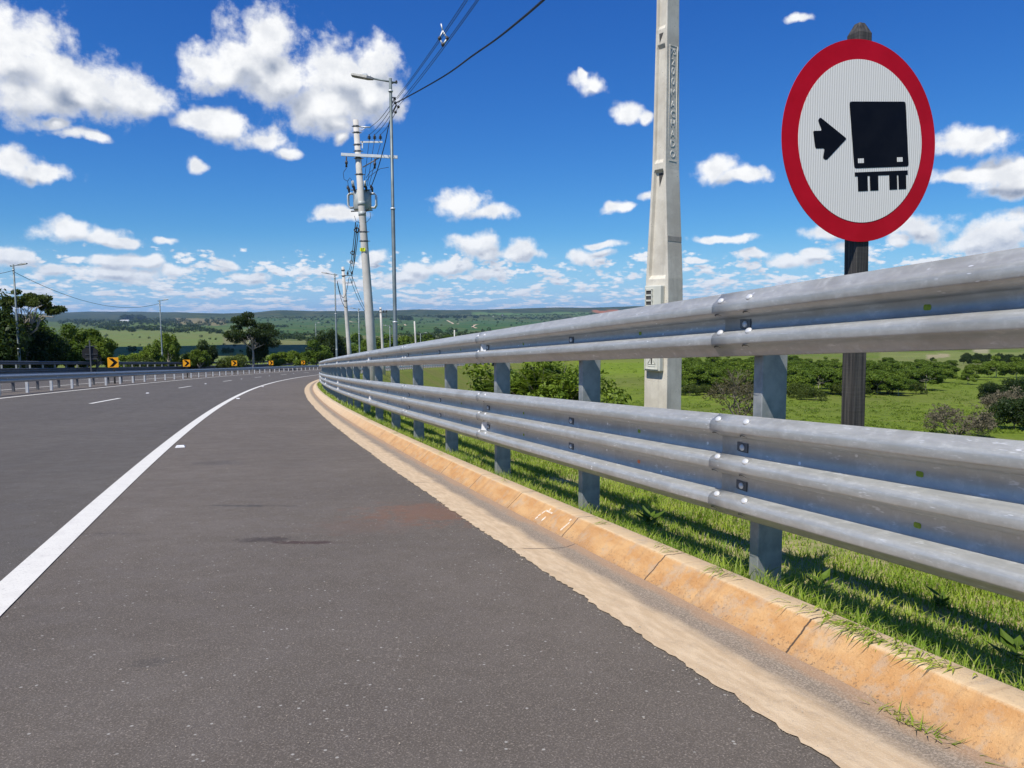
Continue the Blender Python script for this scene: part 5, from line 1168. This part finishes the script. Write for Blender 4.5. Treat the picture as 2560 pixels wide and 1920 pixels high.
# farm buildings and tracks
def shed(px, py, wpx, hpx, lb, rz=0., roof='whitewall'):
    x, y = hit(px, py, 600); w = wpx / F * y; h = hpx / F * y; z = ground(x, y); e_ = empty('farm_building', (x, y, z), rz, lb, 'building'); mb = MB(); mb.box((0, 0, h * .35), (w, w * .35, h * .9)); mb.build('wall', M['whitewall'], e_)
    mb = MB(); mb.prism([(-w * .2, 0), (w * .2, 0), (0, h * .35)], (-w * .52, 0, h * .8), (0, 1, 0), (0, 0, 1), (1, 0, 0), w * 1.04); mb.build('roof', M[roof], e_)
shed(312, 805, 22, 4.5, 'long white farm building before the dark wood, below the left ridge')
shed(1256, 789.5, 3.5, 2.2, 'tiny white farm building on the far plain above the near rail', 0, 'whitewall')
shed(1233, 792, 2.6, 1.6, 'tiny red roofed farm building left of the white one on the far plain', .3, 'roofred')
def track(pts, w, name='dirt_track'):
    P_ = [Vector((*hit(x, y, 400), 0)) for x, y in pts]; P_ = catmull(P_, 14) if len(P_) > 2 else P_; V = []; Q_ = []
    for i_, p in enumerate(P_):
        t_ = (P_[min(i_ + 1, len(P_) - 1)] - P_[max(i_ - 1, 0)]).normalized(); n_ = Vector((-t_.y, t_.x, 0)) * w / 2
        for q in (p - n_, p + n_): V.append((q.x, q.y, ground(q.x, q.y) + .7))
    for i_ in range(len(P_) - 1): Q_.append((2 * i_, 2 * i_ + 1, 2 * i_ + 3, 2 * i_ + 2))
    tag(np_mesh(name, V, Q_, M['dirt']), kind='structure')
track([(1117, 801), (1125, 805), (1146, 810)], 12.); track([(1196, 811), (1186, 814), (1182, 818), (1190, 821)], 9.); track([(872, 803), (885, 806), (893, 806)], 10.); track([(993, 812), (1010, 811), (1016, 814)], 8.)

# ------------------------------------------------------------------ a cumulus overhead, out of the frame, shading the left field
def lump(name, c, size, seed, lb):
    r = np.random.default_rng(seed); import bmesh
    bm = bmesh.new(); bmesh.ops.create_icosphere(bm, subdivisions=5, radius=1.)
    off = [(Vector(r.normal(0, 1, 3)).normalized(), r.uniform(.35, .7), r.uniform(.1, .35)) for _ in range(26)]
    for v in bm.verts:
        d_ = v.co.normalized(); q = 1.
        for o_, w_, a_ in off: q += a_ * math.exp(-((d_ - o_).length / w_) ** 2)
        v.co = Vector((d_.x * q * size[0], d_.y * q * size[1], (d_.z if d_.z > 0 else d_.z * .25) * q * size[2]))
    me = bpy.data.meshes.new(name); bm.to_mesh(me); bm.free(); me.polygons.foreach_set('use_smooth', [True] * len(me.polygons)); o = link_mesh(name, me, M['cloud']); o.location = c; return tag(o, lb, 'cloud', kind='structure')
M['cloud'] = noisy('cloud_white', (.85, .86, .88), (.92, .92, .93), .01, 1., 0., 0, spec=0.)

# ------------------------------------------------------------------ sun, sky, clouds
SAZ, SEL = R(216), R(55)
sd = Vector((math.sin(SAZ) * math.cos(SEL), math.cos(SAZ) * math.cos(SEL), math.sin(SEL)))
sun = bpy.data.lights.new('sun', 'SUN'); sun.energy = 4.6; sun.angle = R(.53); sun.color = (1., .945, .85)
so_ = bpy.data.objects.new('sun', sun); col.objects.link(so_); so_.rotation_euler = sd.to_track_quat('Z', 'Y').to_euler()
for (C_, sz, sdn, lb) in (((-300, 640, 0), (210, 120, 60), 5, 'white cumulus cloud overhead shading the left field'),):
    t0 = Vector(C_); t0.z = -25; q = t0 + sd / sd.z * 620; lump('cloud', q, sz, sdn, lb)
world = bpy.data.worlds.new('World'); scene.world = world; world.use_nodes = True
T = NT(world.node_tree); bg = T.n['Background']
sky = T.new('ShaderNodeTexSky', sky_type='NISHITA'); sky.sun_disc = False; sky.sun_elevation = SEL; sky.sun_rotation = SAZ; sky.altitude = 600; sky.air_density = 1.0; sky.dust_density = .35; sky.ozone_density = 2.2
tc = T.new('ShaderNodeTexCoord'); dirv = tc.outputs['Generated']
sx = T.new('ShaderNodeSeparateXYZ'); T.l.new(dirv, sx.inputs[0])
azn = T.math('ARCTAN2', sx.outputs[0], sx.outputs[1]); eln = T.math('ARCSINE', sx.outputs[2])
cv = T.new('ShaderNodeCombineXYZ'); T.l.new(azn, cv.inputs[0]); T.l.new(eln, cv.inputs[1]); PV = cv.outputs[0]
CL = [  # centre x, y, half width, half height in a 2212 px wide survey of the sky; soft factor
 (30, 115, 95, 78), (110, 170, 120, 66), (215, 190, 90, 46), (310, 212, 62, 34), (40, 205, 120, 42), (190, 215, 90, 30),
 (575, 95, 78, 62), (500, 130, 62, 46), (470, 158, 80, 40), (620, 165, 120, 60), (740, 165, 105, 60), (810, 140, 55, 45), (700, 225, 90, 48), (800, 205, 70, 50), (720, 262, 50, 26),
 (430, 262, 58, 20), (490, 272, 52, 30), (560, 298, 62, 24), (620, 325, 34, 12), (735, 292, 14, 14),
 (30, 350, 50, 28), (95, 372, 60, 20), (110, 266, 30, 10), (160, 288, 42, 12), (210, 299, 24, 11),
 (150, 502, 52, 24), (215, 516, 60, 17), (275, 524, 22, 10), (365, 525, 24, 9), (425, 355, 18, 16),
 (1000, 440, 55, 32), (1050, 462, 55, 17), (1278, 178, 33, 22), (1255, 160, 10, 10), (1360, 246, 36, 20), (1400, 255, 20, 14), (1330, 450, 38, 11), (1545, 365, 38, 30), (1600, 382, 50, 16), (740, 460, 48, 16), (815, 555, 28, 14), (1725, 38, 22, 9),
 (1020, 528, 56, 26), (1050, 548, 36, 14), (1120, 542, 40, 22), (1255, 555, 34, 18), (1300, 530, 36, 8), (1300, 548, 32, 8), (1400, 425, 18, 12),
 (2110, 300, 82, 24), (2170, 290, 30, 14), (2165, 372, 72, 36), (2090, 372, 80, 16), (2212, 400, 60, 24), (1985, 485, 55, 22), (2010, 500, 50, 26), (2180, 505, 60, 36), (2120, 528, 70, 24), (1790, 498, 50, 18), (1850, 470, 40, 12), (1830, 530, 40, 14), (1950, 520, 30, 14),
 (1570, 512, 60, 10), (1620, 550, 40, 10), (1500, 565, 26, 6), (1700, 560, 40, 14), (1760, 545, 30, 10),
 (20, 557, 44, 22), (120, 585, 44, 12), (170, 566, 26, 10), (230, 568, 52, 16), (300, 572, 44, 14), (250, 595, 90, 14), (380, 588, 34, 12), (495, 576, 28, 11), (540, 598, 40, 12), (600, 585, 18, 7), (900, 585, 44, 14), (970, 580, 40, 13), (1060, 596, 44, 12), (860, 600, 40, 10)]
K_ = 1.1573
def cl_params():
    out = []
    for cx, cy, rx, ry in CL:
        a, b = ray(cx * K_, cy * K_); v = Vector((a, 1, b)).normalized(); az_ = math.atan2(v.x, v.y); el_ = math.asin(v.z)
        sc_ = 1 / (F / K_) ; out.append((az_, el_, rx * sc_ * 1.03 * math.cos(az_) ** .6, ry * sc_ * 1.05 * math.cos(az_)))
    return out
grp_ = bpy.data.node_groups.new('cloud_field', 'ShaderNodeTree'); grp_.interface.new_socket('P', in_out='INPUT', socket_type='NodeSocketVector'); grp_.interface.new_socket('D', in_out='OUTPUT', socket_type='NodeSocketFloat'); grp_.interface.new_socket('A', in_out='OUTPUT', socket_type='NodeSocketFloat')
G = NT(grp_); gi = G.new('NodeGroupInput'); go = G.new('NodeGroupOutput'); Pq = gi.outputs[0]
w1 = G.new('ShaderNodeTexNoise'); G.l.new(Pq, w1.inputs['Vector']); w1.inputs['Scale'].default_value = 17; w1.inputs['Detail'].default_value = 3
Pw = G.vmath('MULTIPLY_ADD', G.vmath('SUBTRACT', w1.outputs['Color'], (.5, .5, .5)), (.05, .03, 0), Pq)
acc = None
for a_, e_, rx, ry in cl_params():
    q = G.vmath('MULTIPLY_ADD', Pw, (1 / rx, 1 / ry, 0), (-a_ / rx, -e_ / ry, 0)); l_ = G.vmath('LENGTH', q)
    acc = l_ if acc is None else G.math('SMOOTH_MIN', acc, l_, .35)
big = G.smooth(G.new('ShaderNodeSeparateXYZ').outputs[1], 0, 1) if False else None
sxx = G.new('ShaderNodeSeparateXYZ'); G.l.new(Pq, sxx.inputs[0])
# texture frequency rises towards the horizon, as farther clouds look smaller
yy = G.math('MAXIMUM', sxx.outputs[1], .004)
hsc = G.math('POWER', yy, -.55)
cm_ = G.new('ShaderNodeCombineXYZ'); G.l.new(G.math('MULTIPLY', sxx.outputs[0], G.math('MINIMUM', hsc, 7.)), cm_.inputs[0]) if False else None
n1 = G.noise(Pq, 20., 9, .62); n2 = G.voro(G.vmath('ADD', Pq, G.vmath('SCALE', w1.outputs['Color'], None)), 34.) if False else G.noise(Pq, 70., 6, .65)
vn = G.voro(Pw, 30.); vn2 = G.voro(Pw, 75.)
nn = G.math('ADD', G.math('MULTIPLY', G.math('SUBTRACT', n1, .5), 2.0), G.math('MULTIPLY', G.math('SUBTRACT', n2, .5), .7))
nn = G.math('ADD', nn, G.math('ADD', G.math('MULTIPLY', G.math('SUBTRACT', vn, .45), .55), G.math('MULTIPLY', G.math('SUBTRACT', vn2, .45), .22)))
D1 = G.math('SUBTRACT', 1.27, G.math('ADD', acc, nn))
lv = G.new('ShaderNodeCombineXYZ'); G.l.new(G.math('MULTIPLY', sxx.outputs[0], 44.), lv.inputs[0]); G.l.new(G.math('MULTIPLY', G.math('LOGARITHM', G.math('ADD', yy, .016), 2.718), 8.), lv.inputs[1])
b1 = G.math('ADD', G.math('MULTIPLY', G.noise(lv.outputs[0], .55, 8, .62), 1.0), G.math('MULTIPLY', G.math('SUBTRACT', .45, G.voro(lv.outputs[0], 2.2)), .16))
cover = G.smooth(sxx.outputs[1], .120, .060, -.22, .058)
D2 = G.math('MULTIPLY', G.math('ADD', G.math('SUBTRACT', b1, .52), cover), 5.)
G.l.new(G.math('MAXIMUM', D1, D2), go.inputs[0]); G.l.new(acc, go.inputs[1])
def field(P_): n = T.new('ShaderNodeGroup'); n.node_tree = grp_; T.l.new(P_, n.inputs[0]); return n.outputs
D0, A0 = field(PV); oh_ = T.new('ShaderNodeCombineXYZ'); T.l.new(T.smooth(eln, .02, .16, -.0015, -.012), oh_.inputs[0]); T.l.new(T.smooth(eln, .02, .16, .0040, .024), oh_.inputs[1]); off_ = T.vmath('ADD', PV, oh_.outputs[0]); DU, AU = field(off_)
alpha = T.smooth(D0, -.05, T.smooth(eln, .07, .11, .55, .72)); thick = T.smooth(D0, .15, 1.0)
lit = T.smooth(T.math('SUBTRACT', D0, DU), -.75, .55)
top = T.smooth(T.math('SUBTRACT', AU, A0), -.42, .22); top = T.mixf(T.smooth(eln, .085, .12), lit, top)
det = T.noise(PV, 24., 6, .58)
lum = T.math('ADD', T.math('ADD', T.math('MULTIPLY', lit, .34), T.math('MULTIPLY', top, .44)), T.math('MULTIPLY', T.smooth(det, .36, .60), .22))
shade = T.math('MULTIPLY', T.math('SUBTRACT', 1., lum), T.mixf(thick, .45, 1.12), clamp=True)
ccol = T.mix(shade, (1.04, 1.05, 1.06), (.27, .335, .47))
hz = T.smooth(eln, .14, .0); ccol = T.mix(T.math('MULTIPLY', hz, .38), ccol, (.54, .69, .92))
# sky colour
hsv = T.new('ShaderNodeHueSaturation'); T.l.new(sky.outputs[0], hsv.inputs['Color']); hsv.inputs['Saturation'].default_value = 1.22; hsv.inputs['Value'].default_value = 1.
skyc0 = T.vmath('MULTIPLY', hsv.outputs[0], (.80 * .10, .96 * .10, 1.18 * .10)); ssp = T.new('ShaderNodeSeparateXYZ'); T.l.new(skyc0, ssp.inputs[0]); scm = T.new('ShaderNodeCombineXYZ')
for i_, (pw, kf) in enumerate(((1.22, .70), (1.10, .88), (.80, .91))): T.l.new(T.math('MULTIPLY', T.math('POWER', T.math('MAXIMUM', ssp.outputs[i_], 1e-4), pw), kf * 9.0), scm.inputs[i_])
skyc = T.mix(T.smooth(eln, .115, -.01, 0., .80), scm.outputs[0], (3.4, 5.6, 8.6))
CSTR = 8.6
cc_ = T.vmath('SCALE', ccol, None); cc_n = cc_.node; cc_n.inputs['Scale'].default_value = CSTR
fin = T.mix(T.math('MULTIPLY', alpha, T.smooth(eln, .0, .012)), skyc, cc_)
T.l.new(fin, bg.inputs[0]); bg.inputs[1].default_value = .10
world.cycles.sampling_method = 'MANUAL'; world.cycles.sample_map_resolution = 512

# ------------------------------------------------------------------ air
M['haze'] = bpy.data.materials.new('haze'); hm = M['haze']; hm.use_nodes = True; nt = hm.node_tree; nt.nodes.clear(); out = nt.nodes.new('ShaderNodeOutputMaterial'); pv_ = nt.nodes.new('ShaderNodeVolumePrincipled')
pv_.inputs['Color'].default_value = (.42, .66, 1., 1); pv_.inputs['Density'].default_value = 4.e-5; pv_.inputs['Anisotropy'].default_value = .2; nt.links.new(pv_.outputs[0], out.inputs['Volume'])
HAZE = True
if HAZE:
    mb = MB(); mb.box((0, 0, 0), (1, 1, 1)); hz_ = mb.build('haze', M['haze']); zt_ = 230.; zb2 = float(gz.min()) - 2
    hz_.scale = (34000, 34000, zt_ - zb2); hz_.location = (0, 0, (zt_ + zb2) / 2); tag(hz_, kind='stuff')
    for ob in [o for o in bpy.data.objects if o.name.startswith('cloud') and o.type == 'MESH']: pass

# ------------------------------------------------------------------ camera
cd = bpy.data.cameras.new('camera'); cam = bpy.data.objects.new('camera', cd); col.objects.link(cam); scene.camera = cam
cd.sensor_width = 36; cd.lens = 36 * F / 2560; cd.clip_start = .05; cd.clip_end = 60000
p, r_ = CAM['pitch'], CAM['roll']; R0 = Vector((1, 0, 0)); F0 = Vector((0, math.cos(p), -math.sin(p))); U0 = Vector((0, math.sin(p), math.cos(p)))
Rt = R0 * math.cos(r_) - U0 * math.sin(r_); Up = R0 * math.sin(r_) + U0 * math.cos(r_)
cam.matrix_world = Matrix.Translation((0, 0, CAM['hc'])) @ Matrix((Rt, Up, -F0)).transposed().to_4x4()
scene.view_settings.view_transform = 'Standard'; scene.view_settings.look = 'None'; scene.view_settings.gamma = 1; scene.view_settings.exposure = .18
scene.cycles.max_bounces = 6; scene.cycles.volume_bounces = 0; scene.cycles.transparent_max_bounces = 6; scene.cycles.caustics_reflective = False; scene.cycles.caustics_refractive = False
scene.cycles.use_denoising = True
